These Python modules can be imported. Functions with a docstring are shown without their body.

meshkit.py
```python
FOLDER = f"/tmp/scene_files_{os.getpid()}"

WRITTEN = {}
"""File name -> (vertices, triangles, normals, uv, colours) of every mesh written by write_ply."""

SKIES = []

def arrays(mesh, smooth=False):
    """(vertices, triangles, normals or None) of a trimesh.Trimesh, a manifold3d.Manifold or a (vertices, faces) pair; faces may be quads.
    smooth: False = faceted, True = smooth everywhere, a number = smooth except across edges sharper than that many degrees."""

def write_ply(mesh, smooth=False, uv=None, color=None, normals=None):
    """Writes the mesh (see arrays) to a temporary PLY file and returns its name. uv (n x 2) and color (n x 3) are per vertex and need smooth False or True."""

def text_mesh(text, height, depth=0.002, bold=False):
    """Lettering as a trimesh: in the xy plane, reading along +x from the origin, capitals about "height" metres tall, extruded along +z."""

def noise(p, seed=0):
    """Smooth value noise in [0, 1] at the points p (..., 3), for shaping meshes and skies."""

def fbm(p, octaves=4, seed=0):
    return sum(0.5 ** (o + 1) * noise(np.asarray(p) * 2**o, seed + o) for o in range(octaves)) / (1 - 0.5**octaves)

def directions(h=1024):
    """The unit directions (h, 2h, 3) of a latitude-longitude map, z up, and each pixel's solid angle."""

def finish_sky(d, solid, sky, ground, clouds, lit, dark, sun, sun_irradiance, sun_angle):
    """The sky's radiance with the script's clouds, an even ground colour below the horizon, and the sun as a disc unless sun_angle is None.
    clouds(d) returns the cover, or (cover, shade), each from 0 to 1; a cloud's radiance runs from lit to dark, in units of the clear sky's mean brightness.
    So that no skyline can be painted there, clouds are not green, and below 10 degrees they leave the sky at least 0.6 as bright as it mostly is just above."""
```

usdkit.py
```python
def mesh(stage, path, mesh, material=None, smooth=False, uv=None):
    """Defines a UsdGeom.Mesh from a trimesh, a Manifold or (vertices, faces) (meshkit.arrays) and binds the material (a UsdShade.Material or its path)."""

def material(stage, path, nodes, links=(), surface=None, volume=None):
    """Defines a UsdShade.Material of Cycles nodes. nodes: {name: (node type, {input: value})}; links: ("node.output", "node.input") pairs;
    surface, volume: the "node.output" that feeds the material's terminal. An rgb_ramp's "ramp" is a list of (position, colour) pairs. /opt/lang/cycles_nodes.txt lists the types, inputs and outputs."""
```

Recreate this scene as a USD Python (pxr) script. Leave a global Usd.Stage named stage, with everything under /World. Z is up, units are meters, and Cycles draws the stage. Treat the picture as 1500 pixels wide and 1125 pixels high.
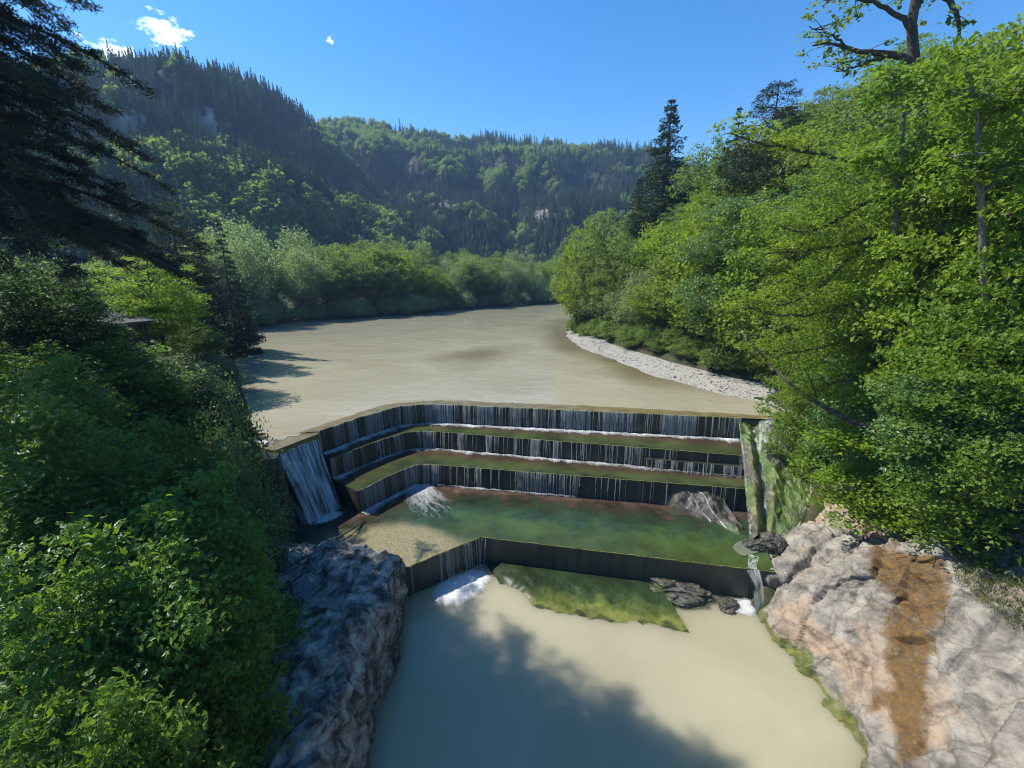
import math, numpy as np, trimesh, usdkit, meshkit
from pxr import Usd, UsdGeom, UsdLux, UsdShade, Gf, Sdf, Vt
from scipy.interpolate import RBFInterpolator
from shapely.geometry import Polygon, Point
import shapely

stage = Usd.Stage.CreateInMemory()
UsdGeom.SetStageUpAxis(stage, 'Z')
UsdGeom.SetStageMetersPerUnit(stage, 1.0)
UsdGeom.Xform.Define(stage, '/World')
UsdGeom.Scope.Define(stage, '/World/Looks')

# ------------------------------------------------------------------ camera, sky, sun, exposure
CH, CF = 14.0, 640.0                      # eye height above the upper water, focal length in pixels of a 1500 wide picture
PITCH = math.atan2(162, CF)
EXPOSURE = 0.98
SKY_STRENGTH = 0.15
SUN_INTENSITY = 1.0
SUN_EL = math.radians(50)
SUN_AZ = math.atan2(-0.96, 0.28)          # towards the sun: to the left, a little ahead
HAZE = 0.00018

cam = UsdGeom.Camera.Define(stage, '/World/camera')
cam.CreateFocalLengthAttr(24.0)
cam.CreateHorizontalApertureAttr(24.0 * 1500 / CF)
cam.CreateVerticalApertureAttr(24.0 * 1125 / CF)
cam.CreateClippingRangeAttr(Gf.Vec2f(0.1, 20000))
cam.CreateExposureAttr(EXPOSURE)
M = Gf.Matrix4d().SetRotate(Gf.Rotation(Gf.Vec3d(1, 0, 0), 90 - math.degrees(PITCH)))
M.SetTranslateOnly(Gf.Vec3d(0, 0, CH))
cam.AddTransformOp().Set(M)

sun_dir = np.array([math.cos(SUN_EL) * math.sin(SUN_AZ), math.cos(SUN_EL) * math.cos(SUN_AZ), math.sin(SUN_EL)])
sun = UsdLux.DistantLight.Define(stage, '/World/sun')
sun.CreateIntensityAttr(SUN_INTENSITY)
sun.CreateAngleAttr(0.5)
sun.CreateNormalizeAttr(True)
sun.CreateColorAttr(Gf.Vec3f(1.0, 0.965, 0.90))
R = Gf.Rotation(Gf.Vec3d(0, 0, 1), Gf.Vec3d(*map(float, sun_dir)))
sun.AddTransformOp().Set(Gf.Matrix4d().SetRotate(R))


def ray(u, v):
    a, b = (u - 750) / CF, (562.5 - v) / CF
    cp, sp = math.cos(PITCH), math.sin(PITCH)
    return np.array([a, cp + b * sp, -sp + b * cp])


def at_z(u, v, z):
    d = ray(u, v)
    return np.array([0, 0, CH]) + d * ((z - CH) / d[2])


def at_y(u, v, y):
    d = ray(u, v)
    return np.array([0, 0, CH]) + d * (y / d[1])


def mat(name, nodes, links, surface, volume=None):
    return usdkit.material(stage, '/World/Looks/' + name, nodes, links, surface=surface, volume=volume)


# sky with three small clouds
def unit(v):
    return np.asarray(v) / np.linalg.norm(v)


nodes = {'sky': ('sky_texture', {'sky_type': 'single_scattering', 'sun_disc': False, 'sun_elevation': SUN_EL, 'sun_rotation': SUN_AZ, 'altitude': 800.0, 'air_density': 1.0, 'aerosol_density': 0.25, 'ozone_density': 2.0}),
         'hsv': ('hsv', {'saturation': 1.36, 'value': 0.75}),
         'tc': ('texture_coordinate', {}),
         'map': ('mapping', {'scale': (34, 34, 60)}),
         'n': ('noise_texture', {'scale': 1.0, 'detail': 6.0, 'roughness': 0.62}),
         'mixc': ('mix_color', {'b': (14.0, 14.2, 14.6), 'use_clamp': False}),
         'bg': ('background_shader', {'strength': SKY_STRENGTH})}
links = [('sky.color', 'hsv.color'), ('tc.generated', 'map.vector'), ('map.vector', 'n.vector'), ('hsv.color', 'mixc.a'), ('mixc.result', 'bg.color')]
prev = None
for i, (u, v, w, hgt) in enumerate([(240, 44, .11, .060), (165, 75, .12, .05), (482, 59, .030, .018)]):
    d = unit(ray(u, v))
    nodes[f'sub{i}'] = ('vector_math', {'math_type': 'subtract', 'vector2': d})
    nodes[f'sc{i}'] = ('vector_math', {'math_type': 'divide', 'vector2': (w, w, hgt)})
    nodes[f'len{i}'] = ('vector_math', {'math_type': 'length'})
    nodes[f'mr{i}'] = ('map_range', {'from_min': 0.0, 'from_max': 1.0, 'to_min': 0.56, 'to_max': -0.2, 'clamp': True})
    links += [('tc.generated', f'sub{i}.vector1'), (f'sub{i}.vector', f'sc{i}.vector1'), (f'sc{i}.vector', f'len{i}.vector1'), (f'len{i}.value', f'mr{i}.value')]
    if prev:
        nodes[f'mx{i}'] = ('math', {'math_type': 'maximum'})
        links += [(prev, f'mx{i}.value1'), (f'mr{i}.result', f'mx{i}.value2')]
        prev = f'mx{i}.value'
    else:
        prev = f'mr{i}.result'
nodes['add'] = ('math', {'math_type': 'add'})
nodes['cov'] = ('map_range', {'from_min': 0.86, 'from_max': 1.20, 'to_min': 0.0, 'to_max': 1.0, 'clamp': True})
links += [(prev, 'add.value1'), ('n.fac', 'add.value2'), ('add.value', 'cov.value'), ('cov.result', 'mixc.fac')]
sky_mat = mat('sky', nodes, links, 'bg.background')
dome = UsdLux.DomeLight.Define(stage, '/World/sky')
UsdShade.MaterialBindingAPI.Apply(dome.GetPrim()).Bind(sky_mat)

# ------------------------------------------------------------------ helpers
used = {}


def numbered(path):
    n = used.get(path, 0)
    used[path] = n + 1
    return path if n == 0 else f'{path}_{n:03d}'


def tag(prim, label=None, cat=None, group=None, kind=None):
    p = prim.GetPrim() if hasattr(prim, 'GetPrim') else prim
    for k, v in (('label', label), ('category', cat), ('group', group), ('kind', kind)):
        if v:
            p.SetCustomDataByKey(k, v)
    return p


def set_matrix(x, loc=(0, 0, 0), rz=0.0, sc=(1, 1, 1), lean=None):
    m = Gf.Matrix4d(1).SetScale(Gf.Vec3d(*map(float, sc)))
    m = m * Gf.Matrix4d().SetRotate(Gf.Rotation(Gf.Vec3d(0, 0, 1), math.degrees(rz)))
    if lean is not None:
        m = m * Gf.Matrix4d().SetRotate(Gf.Rotation(Gf.Vec3d(lean[0], lean[1], 0), lean[2]))
    m = m * Gf.Matrix4d().SetTranslate(Gf.Vec3d(*map(float, loc)))
    op = [o for o in x.GetOrderedXformOps()]
    (op[0] if op else x.AddTransformOp()).Set(m)


def thing(name, label, cat, loc=(0, 0, 0), rz=0.0, group=None, kind=None):
    x = UsdGeom.Xform.Define(stage, numbered('/World/' + name))
    set_matrix(x, loc, rz)
    return tag(x, label, cat, group, kind)


def obj(name, mesh, material, parent=None, smooth=False, attrs=None):
    base = str(parent.GetPath()) if parent else '/World'
    m = usdkit.mesh(stage, numbered(base + '/' + name), mesh, material, smooth=smooth)
    for k, val in (attrs or {}).items():
        val = np.asarray(val, np.float32)
        UsdGeom.PrimvarsAPI(m).CreatePrimvar(k, Sdf.ValueTypeNames.FloatArray, 'vertex').Set(Vt.FloatArray.FromNumpy(val))
    return m.GetPrim()


def copy_thing(src, name, loc, rz=0.0, sc=(1, 1, 1), label=None, group=None, lean=None):
    x = UsdGeom.Xform.Define(stage, numbered('/World/' + name))
    p = x.GetPrim()
    p.GetReferences().AddInternalReference(src.GetPath())
    p.SetInstanceable(True)
    set_matrix(x, loc, rz, sc, lean)
    tag(p, label, None, group)
    return p


def fbm(p, o=4, seed=0):
    return meshkit.fbm(np.asarray(p, float), o, seed)


def grid_faces(n, m):
    i, j = np.meshgrid(np.arange(n - 1), np.arange(m - 1), indexing='ij')
    a = i * m + j
    return np.stack([a, a + m, a + m + 1, a + 1], -1).reshape(-1, 4)


def tube(pts, radii, sides=6):
    p = np.asarray(pts, float)
    t = np.gradient(p, axis=0)
    t /= np.linalg.norm(t, axis=1, keepdims=True) + 1e-12
    ref = np.where(np.abs(t[:, 2:]) < 0.9, [0, 0, 1.0], [1.0, 0, 0])
    a = np.cross(t, ref)
    a /= np.linalg.norm(a, axis=1, keepdims=True) + 1e-12
    b = np.cross(t, a)
    ang = np.arange(sides) * 2 * np.pi / sides
    v = p[:, None] + np.broadcast_to(radii, (len(p),))[:, None, None] * (np.cos(ang)[None, :, None] * a[:, None] + np.sin(ang)[None, :, None] * b[:, None])
    n = len(p)
    i, j = np.meshgrid(np.arange(n - 1), np.arange(sides), indexing='ij')
    q = np.stack([i * sides + j, i * sides + (j + 1) % sides, (i + 1) * sides + (j + 1) % sides, (i + 1) * sides + j], -1).reshape(-1, 4)
    f = np.vstack([q[:, [0, 2, 1]], q[:, [0, 3, 2]]])
    cap = np.array([[(n - 1) * sides, (n - 1) * sides + k, (n - 1) * sides + k + 1] for k in range(1, sides - 1)])
    return v.reshape(-1, 3), np.vstack([f, cap])


def join(parts):
    vs, fs, n = [], [], 0
    for v, f in parts:
        vs.append(v)
        fs.append(np.asarray(f) + n)
        n += len(v)
    return np.vstack(vs), np.vstack(fs)


def smooth_path(ctrl, n=12):
    c = np.asarray(ctrl, float)
    if len(c) < 3:
        return np.array([c[0] + (c[-1] - c[0]) * t for t in np.linspace(0, 1, n)])
    from scipy.interpolate import CubicSpline
    s = np.concatenate([[0], np.cumsum(np.linalg.norm(np.diff(c, axis=0), axis=1))])
    return CubicSpline(s, c)(np.linspace(0, s[-1], n))


def seg_dist(X, Y, poly):
    """distance to an open polyline and the side (positive on its right when walked along)"""
    best = np.full(X.shape, 1e9)
    side = np.zeros(X.shape)
    for (x0, y0), (x1, y1) in zip(poly[:-1], poly[1:]):
        dx, dy = x1 - x0, y1 - y0
        L = dx * dx + dy * dy
        t = np.clip(((X - x0) * dx + (Y - y0) * dy) / L, 0, 1)
        d = np.hypot(X - x0 - t * dx, Y - y0 - t * dy)
        s = (X - x0) * dy - (Y - y0) * dx
        m = d < best
        best = np.where(m, d, best)
        side = np.where(m, np.sign(s), side)
    return best, side


def sstep(x, a, b):
    t = np.clip((x - a) / (b - a), 0, 1)
    return t * t * (3 - 2 * t)


# ------------------------------------------------------------------ materials
def leaf_mat(name, dark, mid, light, trans=0.35, rough=0.5, clump=0.5, spec=0.35):
    tcol = tuple(min(1, c * k) for c, k in zip(light, (1.25, 1.35, 0.7)))
    return mat(name, {
        'g': ('geometry', {}), 'oi': ('object_info', {}),
        'r': ('rgb_ramp', {'ramp': [(0.0, dark), (0.5, mid), (1.0, light)]}),
        'tc': ('texture_coordinate', {}), 'n': ('noise_texture', {'scale': clump, 'detail': 2.0}),
        'a': ('math', {'math_type': 'multiply_add', 'value2': 0.6, 'value3': -0.04}),
        'b': ('math', {'math_type': 'multiply_add', 'value2': 0.5}),
        'vr': ('map_range', {'from_min': 0.0, 'from_max': 1.0, 'to_min': 0.78, 'to_max': 1.25}),
        'hr': ('map_range', {'from_min': 0.0, 'from_max': 1.0, 'to_min': 0.488, 'to_max': 0.512}),
        'hsv': ('hsv', {}),
        'p': ('principled_bsdf', {'roughness': rough, 'specular_ior_level': spec}),
        't': ('translucent_bsdf', {}), 'tm': ('mix_color', {'blend_type': 'mix', 'fac': 0.6, 'b': tcol}),
        'm': ('mix_closure', {'fac': trans})},
        [('g.random_per_island', 'a.value1'), ('tc.object', 'n.vector'), ('n.fac', 'b.value1'), ('a.value', 'b.value3'), ('b.value', 'r.fac'),
         ('oi.random', 'vr.value'), ('vr.result', 'hsv.value'), ('oi.random', 'hr.value'), ('hr.result', 'hsv.hue'), ('r.color', 'hsv.color'),
         ('hsv.color', 'p.base_color'), ('hsv.color', 'tm.a'), ('tm.result', 't.color'), ('p.BSDF', 'm.closure1'), ('t.BSDF', 'm.closure2')], 'm.closure')


def noise_mat(name, stops, scale=1.0, rough=0.9, bump=0.3, detail=6.0, bscale=6.0, spec=0.3, dist=0.1, coord='geometry.position', stretch=(1, 1, 1)):
    return mat(name, {
        'g': ('geometry', {}), 'mp': ('mapping', {'scale': stretch}),
        'n': ('noise_texture', {'scale': scale, 'detail': detail, 'roughness': 0.62}),
        'r': ('rgb_ramp', {'ramp': stops}), 'n2': ('noise_texture', {'scale': bscale, 'detail': 5.0, 'roughness': 0.65}),
        'b': ('bump', {'strength': bump, 'distance': dist}),
        'p': ('principled_bsdf', {'roughness': rough, 'specular_ior_level': spec})},
        [('g.position', 'mp.vector'), ('mp.vector', 'n.vector'), ('n.fac', 'r.fac'), ('r.color', 'p.base_color'),
         ('mp.vector', 'n2.vector'), ('n2.fac', 'b.height'), ('b.normal', 'p.normal')], 'p.BSDF')


L_MAPLE = leaf_mat('maple_leaf', (0.086, 0.149, 0.020), (0.175, 0.266, 0.029), (0.266, 0.363, 0.054), .48)
L_BRIGHT = leaf_mat('bright_leaf', (0.122, 0.184, 0.016), (0.230, 0.314, 0.023), (0.326, 0.403, 0.054), .50)
L_COOL = leaf_mat('cool_leaf', (0.068, 0.143, 0.036), (0.129, 0.231, 0.052), (0.224, 0.333, 0.116), .38, rough=.4, spec=.6)
L_BUSH = leaf_mat('bush_leaf', (0.062, 0.132, 0.017), (0.125, 0.235, 0.025), (0.217, 0.335, 0.043), .45, rough=.42, spec=.5)
L_SHRUB = leaf_mat('shrub_leaf', (0.064, 0.115, 0.035), (0.109, 0.179, 0.054), (0.176, 0.256, 0.090), .34, rough=.42, spec=.5)
L_BANK = leaf_mat('bank_leaf', (0.102, 0.162, 0.036), (0.178, 0.252, 0.053), (0.261, 0.330, 0.083), .46)
L_WILLOW = leaf_mat('willow_leaf', (0.180, 0.245, 0.103), (0.258, 0.328, 0.135), (0.335, 0.399, 0.193), .46)
L_SPRUCE = leaf_mat('spruce_needle', (0.030, 0.057, 0.028), (0.053, 0.095, 0.042), (0.091, 0.148, 0.057), .12, rough=.6)
L_PINE = leaf_mat('pine_needle', (0.041, 0.058, 0.027), (0.068, 0.092, 0.041), (0.109, 0.133, 0.058), .12, rough=.6)
L_DARKCON = leaf_mat('dark_needle', (0.020, 0.036, 0.021), (0.033, 0.056, 0.033), (0.054, 0.084, 0.041), .15, rough=.6)
L_FARC = leaf_mat('far_conifer', (0.036, 0.073, 0.034), (0.069, 0.124, 0.050), (0.115, 0.184, 0.069), .15, rough=.7)
L_FARB = leaf_mat('far_broadleaf', (0.114, 0.189, 0.046), (0.213, 0.303, 0.065), (0.311, 0.402, 0.090), .42, rough=.6)
BARK = noise_mat('bark', [(0.3, (.035, .028, .020)), (0.7, (.11, .092, .070))], 3.0, .95, .6, bscale=9.0, stretch=(1, 1, .25))
BARK_GREY = noise_mat('grey_bark', [(0.3, (.10, .085, .07)), (0.7, (.27, .25, .22))], 3.0, .95, .6, bscale=9.0, stretch=(1, 1, .25))
BARK_MOSS = noise_mat('mossy_bark', [(0.3, (.030, .026, .016)), (0.52, (.075, .060, .035)), (0.72, (.085, .090, .022))], 2.0, .95, .6, bscale=8.0)
FLOOR = noise_mat('forest_floor', [(0.25, (.022, .026, .012)), (0.5, (.045, .050, .020)), (0.75, (.085, .070, .040))], .5, 1.0, .6, bscale=2.5, dist=.3)

# ------------------------------------------------------------------ plan of the place (metres, upper water at z = 0, lower pool at z = -8.7)
ZW = -8.7
Z = [0.0, -2.2, -4.15, -6.27, -8.25]
RIV_L = [(-19.6, 33.4), (-20.9, 36.3), (-30.5, 49.6), (-40.5, 64.8), (-51.1, 79.7), (-63, 92.3), (-67.6, 106.7), (-63.7, 128), (-49.9, 139.8), (-35.2, 151.5), (-14, 181.6), (21.6, 215.6), (75, 245), (160, 262)]
RIV_R = [(32.0, 39.6), (29.4, 42.0), (28.2, 46.2), (24.6, 50.5), (22.0, 55.1), (18.8, 62.4), (15.9, 73.0), (13.0, 83.5), (12.0, 97.3), (12.4, 110.6), (15.6, 133.6), (35, 165), (90, 200), (170, 215)]
POOL_L = [(-9.5, -60), (-7.5, -5), (-6.6, 9.0), (-6.6, 15.6), (-7.2, 18.8), (-6.7, 21.9), (-6.5, 24.0), (-7.6, 27.2), (-13.0, 28.6), (-17.6, 29.4)]
POOL_R = [(10.5, -60), (13.0, 0), (14.6, 9.0), (15.8, 15.6), (16.4, 18.1), (16.8, 20.0), (16.5, 21.9), (16.0, 24.9), (17.0, 26.8)]
MOSS_R = [(17.0, 26.8), (19.4, 28.6), (25.5, 33.8), (29.5, 38.0), (32.0, 39.6)]
LEFT_LINE = POOL_L + RIV_L
RIGHT_LINE = POOL_R + MOSS_R[1:-1] + RIV_R
LEFT_LINE_R = LEFT_LINE[::-1]
CH_POLY = Polygon(LEFT_LINE + RIGHT_LINE[::-1])
shapely.prepare(CH_POLY)


def ground_h(X, Y):
    X, Y = np.asarray(X, float), np.asarray(Y, float)
    shp = X.shape
    X, Y = X.ravel(), Y.ravel()
    inside = shapely.contains_xy(CH_POLY, X, Y)
    dl, _ = seg_dist(X, Y, LEFT_LINE)
    dr, _ = seg_dist(X, Y, RIGHT_LINE)
    left = dl < dr
    d = np.where(left, dl, dr)
    nz = fbm(np.stack([X * .12, Y * .12, 0 * X], -1), 4, 3) - .5
    nb = fbm(np.stack([X * .02, Y * .02, 0 * X + 5], -1), 3, 9) - .5
    up = sstep(Y, 33, 44)
    # left bank
    zlg = -11.5 + 5.5 * sstep(d, 1.2, 5.0) + 4.5 * sstep(d, 4.5, 9.5) + 4.5 * sstep(d, 9, 17) + 3.5 * sstep(d, 15, 40)
    zlu = -.8 + 1.6 * sstep(d, -.2, 2.0) + 3.4 * sstep(d, 2, 10) + 2.2 * sstep(d, 10, 40)
    far = sstep(Y, 95, 140)
    zlu = zlu * (1 - far) + far * (-.8 + 1.5 * sstep(d, -.2, 3) + 1.2 * sstep(d, 4, 30) + .02 * d)
    zl = zlg * (1 - up) + zlu * up
    # right bank
    zrg = -9.5 - 1.7 * (1 - sstep(d, 9.5, 12.4)) + 1.02 * np.minimum(d, 7.5) + .55 * np.clip(d - 7.5, 0, 8) + .62 * np.clip(d - 15.5, 0, 70)
    bar = 1 - sstep(Y, 46, 52)
    zru = -.35 + .09 * np.minimum(d, 6) * (1 - bar) + bar * .8 * sstep(d, 0, 1.2) + .66 * np.clip(d - 4.5 + 3.5 * bar, 0, 70)
    up2 = sstep(Y, 30, 41)
    mossd = -5.8 + .55 * (Y - 29.0)
    zrm = np.maximum(zrg, mossd - .2) * (1 - up2) + zru * up2
    zr = zrm
    z = np.where(left, zl, zr) + nz * (.25 + 1.3 * sstep(d, 3, 20)) + nb * 5 * sstep(d, 15, 60)
    bed = np.where(Y > 52, -1.6, -11.5)
    z = np.where(inside, bed, z)
    return z.reshape(shp)


def gz(x, y):
    return float(ground_h(np.array([x]), np.array([y]))[0])


def warp(n, near, farv):
    t = np.linspace(-1, 1, n)
    k = np.arcsinh(farv / near)
    return near * np.sinh(t * k)


gx = np.unique(np.concatenate([warp(181, 12, 4000), np.arange(-70, 70, 1.0)]))
gy = np.unique(np.concatenate([np.arange(-30, 130, 1.0), 130 + np.cumsum(np.linspace(2, 60, 110)), -30 - np.cumsum(np.linspace(2, 120, 40))]))
GX, GY = np.meshgrid(gx, gy, indexing='ij')
GZ = ground_h(GX, GY)
o = obj('ground', (np.stack([GX, GY, GZ], -1).reshape(-1, 3), grid_faces(len(gx), len(gy))), FLOOR, smooth=True)
tag(o, 'dark forest floor and earth banks on both sides of the river', None, None, 'structure')

# ------------------------------------------------------------------ mountains
MROCK = mat('mountain_side', {
    'g': ('geometry', {}), 'at': ('attribute', {'attribute': 'cliff'}),
    'n': ('noise_texture', {'scale': .05, 'detail': 8.0, 'roughness': .65}), 'nf': ('noise_texture', {'scale': .25, 'detail': 5.0}),
    'rf': ('rgb_ramp', {'ramp': [(.3, (.022, .034, .014)), (.7, (.060, .070, .028))]}),
    'mp': ('mapping', {'scale': (1, 1, .35)}),
    'rr': ('rgb_ramp', {'ramp': [(.3, (.05, .05, .045)), (.5, (.12, .115, .105)), (.7, (.24, .23, .21))]}),
    'ad': ('math', {'math_type': 'add'}), 'ms': ('map_range', {'from_min': .95, 'from_max': 1.1, 'to_min': 0.0, 'to_max': 1.0, 'clamp': True}),
    'm': ('mix_color', {}), 'b': ('bump', {'strength': .8, 'distance': 3.0}),
    'p': ('principled_bsdf', {'roughness': 1.0, 'specular_ior_level': .1})},
    [('g.position', 'mp.vector'), ('mp.vector', 'n.vector'), ('mp.vector', 'nf.vector'), ('nf.fac', 'rf.fac'), ('n.fac', 'rr.fac'), ('at.fac', 'ad.value1'), ('n.fac', 'ad.value2'), ('ad.value', 'ms.value'),
     ('ms.result', 'm.fac'), ('rf.color', 'm.a'), ('rr.color', 'm.b'), ('m.result', 'p.base_color'), ('n.fac', 'b.height'), ('b.normal', 'p.normal')], 'p.BSDF')


def mountain(name, label, sky_px, r_foot, r_top, tree, seed, cliffs, prof=1.15):
    phi, tan = [], []
    for u, v in sky_px:
        d = ray(u, v)
        phi.append(math.atan2(d[0], d[1])); tan.append(d[2] / math.hypot(d[0], d[1]))
    phi, tan = np.array(phi), np.array(tan)
    n, m = 330, 120
    P = np.linspace(phi[0], phi[-1], n)
    S = np.concatenate([np.linspace(0, 1, 95), 1 + np.linspace(.02, 1.0, 25)])
    PP, SS = np.meshgrid(P, S, indexing='ij')
    rf = np.interp(PP, *zip(*r_foot)); rt = np.interp(PP, *zip(*r_top))
    Rr = rf + (rt - rf) * SS
    X, Y = Rr * np.sin(PP), Rr * np.cos(PP)
    ztop = CH + np.interp(PP, phi, tan) * rt - tree
    q = np.stack([X * .006, Y * .006, 0 * X + seed], -1)
    rid = 1 - np.abs(2 * fbm(q * np.array([1.6, .5, 1]), 4, seed) - 1)
    pr = np.clip(SS, 0, 1) ** prof
    zz = pr * (ztop - 2) + 2
    env = np.sin(np.pi * np.clip(SS, 0, 1)) ** .8
    zz += env * ((rid - .7) * 90 + (fbm(q * 4, 3, seed + 4) - .5) * 40)
    # ledges: steps in the slope
    st = fbm(np.stack([X * .004, Y * .004, zz * .004], -1), 3, seed + 9)
    zz += env * 12 * np.sin(zz / 17 + st * 9)
    back = np.clip(SS - 1, 0, 1)
    zz = np.where(SS > 1, ztop * (1 - back * .9), zz)
    zz -= 10 * (SS <= .001)
    V = np.stack([X, Y, zz], -1)
    cl = np.zeros(X.shape)
    dep = Y * math.cos(PITCH) - (zz - CH) * math.sin(PITCH)
    up = Y * math.sin(PITCH) + (zz - CH) * math.cos(PITCH)
    U, Vp = 750 + CF * X / dep, 562.5 - CF * up / dep
    for (u, v, ru, rv) in cliffs:
        cl = np.maximum(cl, 1 - np.sqrt(((U - u) / ru) ** 2 + ((Vp - v) / rv) ** 2))
    cl = np.clip(cl, 0, 1)
    slope = np.linalg.norm(np.stack(np.gradient(zz)), axis=0)
    o = obj(name, (V.reshape(-1, 3), grid_faces(n, len(S))), MROCK, smooth=True, attrs={'cliff': (cl ** .6 * .75).ravel()})
    tag(o, label, None, None, 'structure')
    return P, S, V, cl, U, Vp


SKY_A = [(-1500, 250), (-700, 120), (-200, 70), (0, 95), (120, 85), (205, 78), (250, 76), (290, 90), (330, 98), (380, 122), (430, 150), (470, 180), (520, 235), (580, 290), (640, 335), (700, 366), (760, 385)]
SKY_B = [(330, 190), (400, 172), (460, 166), (520, 165), (580, 178), (640, 189), (690, 196), (720, 190), (770, 199), (820, 202), (860, 208), (905, 205), (950, 214), (1010, 235), (1100, 250), (1300, 270), (1700, 290), (2600, 330)]
MA = mountain('mountain', 'steep wooded mountain with pale cliffs rising on the left behind the river', SKY_A, [(-1.5, 190), (-.6, 240), (-.3, 330), (0, 420)], [(-1.5, 560), (-.4, 620), (0, 520)], 15, 3,
              [(185, 190, 70, 45), (250, 215, 50, 40), (300, 195, 35, 70), (420, 300, 30, 25), (590, 240, 22, 28), (500, 300, 25, 18)])
MB = mountain('mountain_001', 'lower wooded ridge closing the valley behind the riverside trees', SKY_B, [(-.9, 380), (-.3, 420), (0, 420), (.5, 330), (1.2, 300)], [(-.9, 880), (0, 860), (.3, 820), (.9, 700), (1.2, 600)], 15, 11,
              [(728, 250, 14, 28), (790, 315, 45, 20), (655, 305, 35, 22), (600, 245, 18, 26)])

# ------------------------------------------------------------------ foliage makers
def leaves(C, size, rng, up=0.6, shape='rhomb', nrm=None, asp=.36):
    N = len(C)
    n = rng.normal(size=(N, 3)) * (1 - up) * .9
    n += np.array([0, 0, up]) if nrm is None else nrm * up
    n /= np.linalg.norm(n, axis=1, keepdims=True) + 1e-9
    t = np.cross(n, rng.normal(size=(N, 3)))
    t /= np.linalg.norm(t, axis=1, keepdims=True) + 1e-9
    b = np.cross(n, t)
    s = (np.broadcast_to(size, (N,)) * rng.uniform(.65, 1.25, N))[:, None, None]
    if shape == 'rhomb':
        P = np.array([[0, -.5, 0], [asp, .02, .10], [0, .5, -.04], [-asp, .02, .10]])
        F = np.array([[0, 1, 2], [0, 2, 3]])
    elif shape == 'lobed':
        P = np.array([[0, -.45, 0], [.46, -.12, .06], [.2, .1, .05], [0, .55, -.08], [-.2, .1, .05], [-.46, -.12, .06]])
        F = np.array([[0, 1, 2], [0, 2, 3], [0, 3, 4], [0, 4, 5]])
    else:                                                       # five lobes, folded along the midrib
        P = np.array([[0, -.42, 0], [.30, -.36, .03], [.26, -.16, .04], [.50, .08, .02], [.20, .12, .05], [0, .58, -.10], [-.20, .12, .05], [-.50, .08, .02], [-.26, -.16, .04], [-.30, -.36, .03]])
        F = np.array([[0, k, k + 1] for k in range(1, 9)])
    V = C[:, None] + s * (P[None, :, :1] * t[:, None] + P[None, :, 1:2] * b[:, None] + P[None, :, 2:] * n[:, None])
    k = len(P)
    return V.reshape(-1, 3), (F[None] + (np.arange(N) * k)[:, None, None]).reshape(-1, 3)


def pads_to_leaves(P, R, per, size, rng, flat=.28, up=.6, shape='rhomb', droop=.25):
    N = len(P) * per
    c = np.repeat(P, per, 0)
    r = np.repeat(R, per)
    a = rng.uniform(0, 2 * np.pi, N)
    q = np.sqrt(rng.uniform(0, 1, N)) * (1 + .25 * rng.normal(size=N))
    off = np.stack([np.cos(a) * q * r, np.sin(a) * q * r, rng.normal(size=N) * flat * r - droop * r * q * q], -1)
    return leaves(c + off, size, rng, up, shape)


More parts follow.
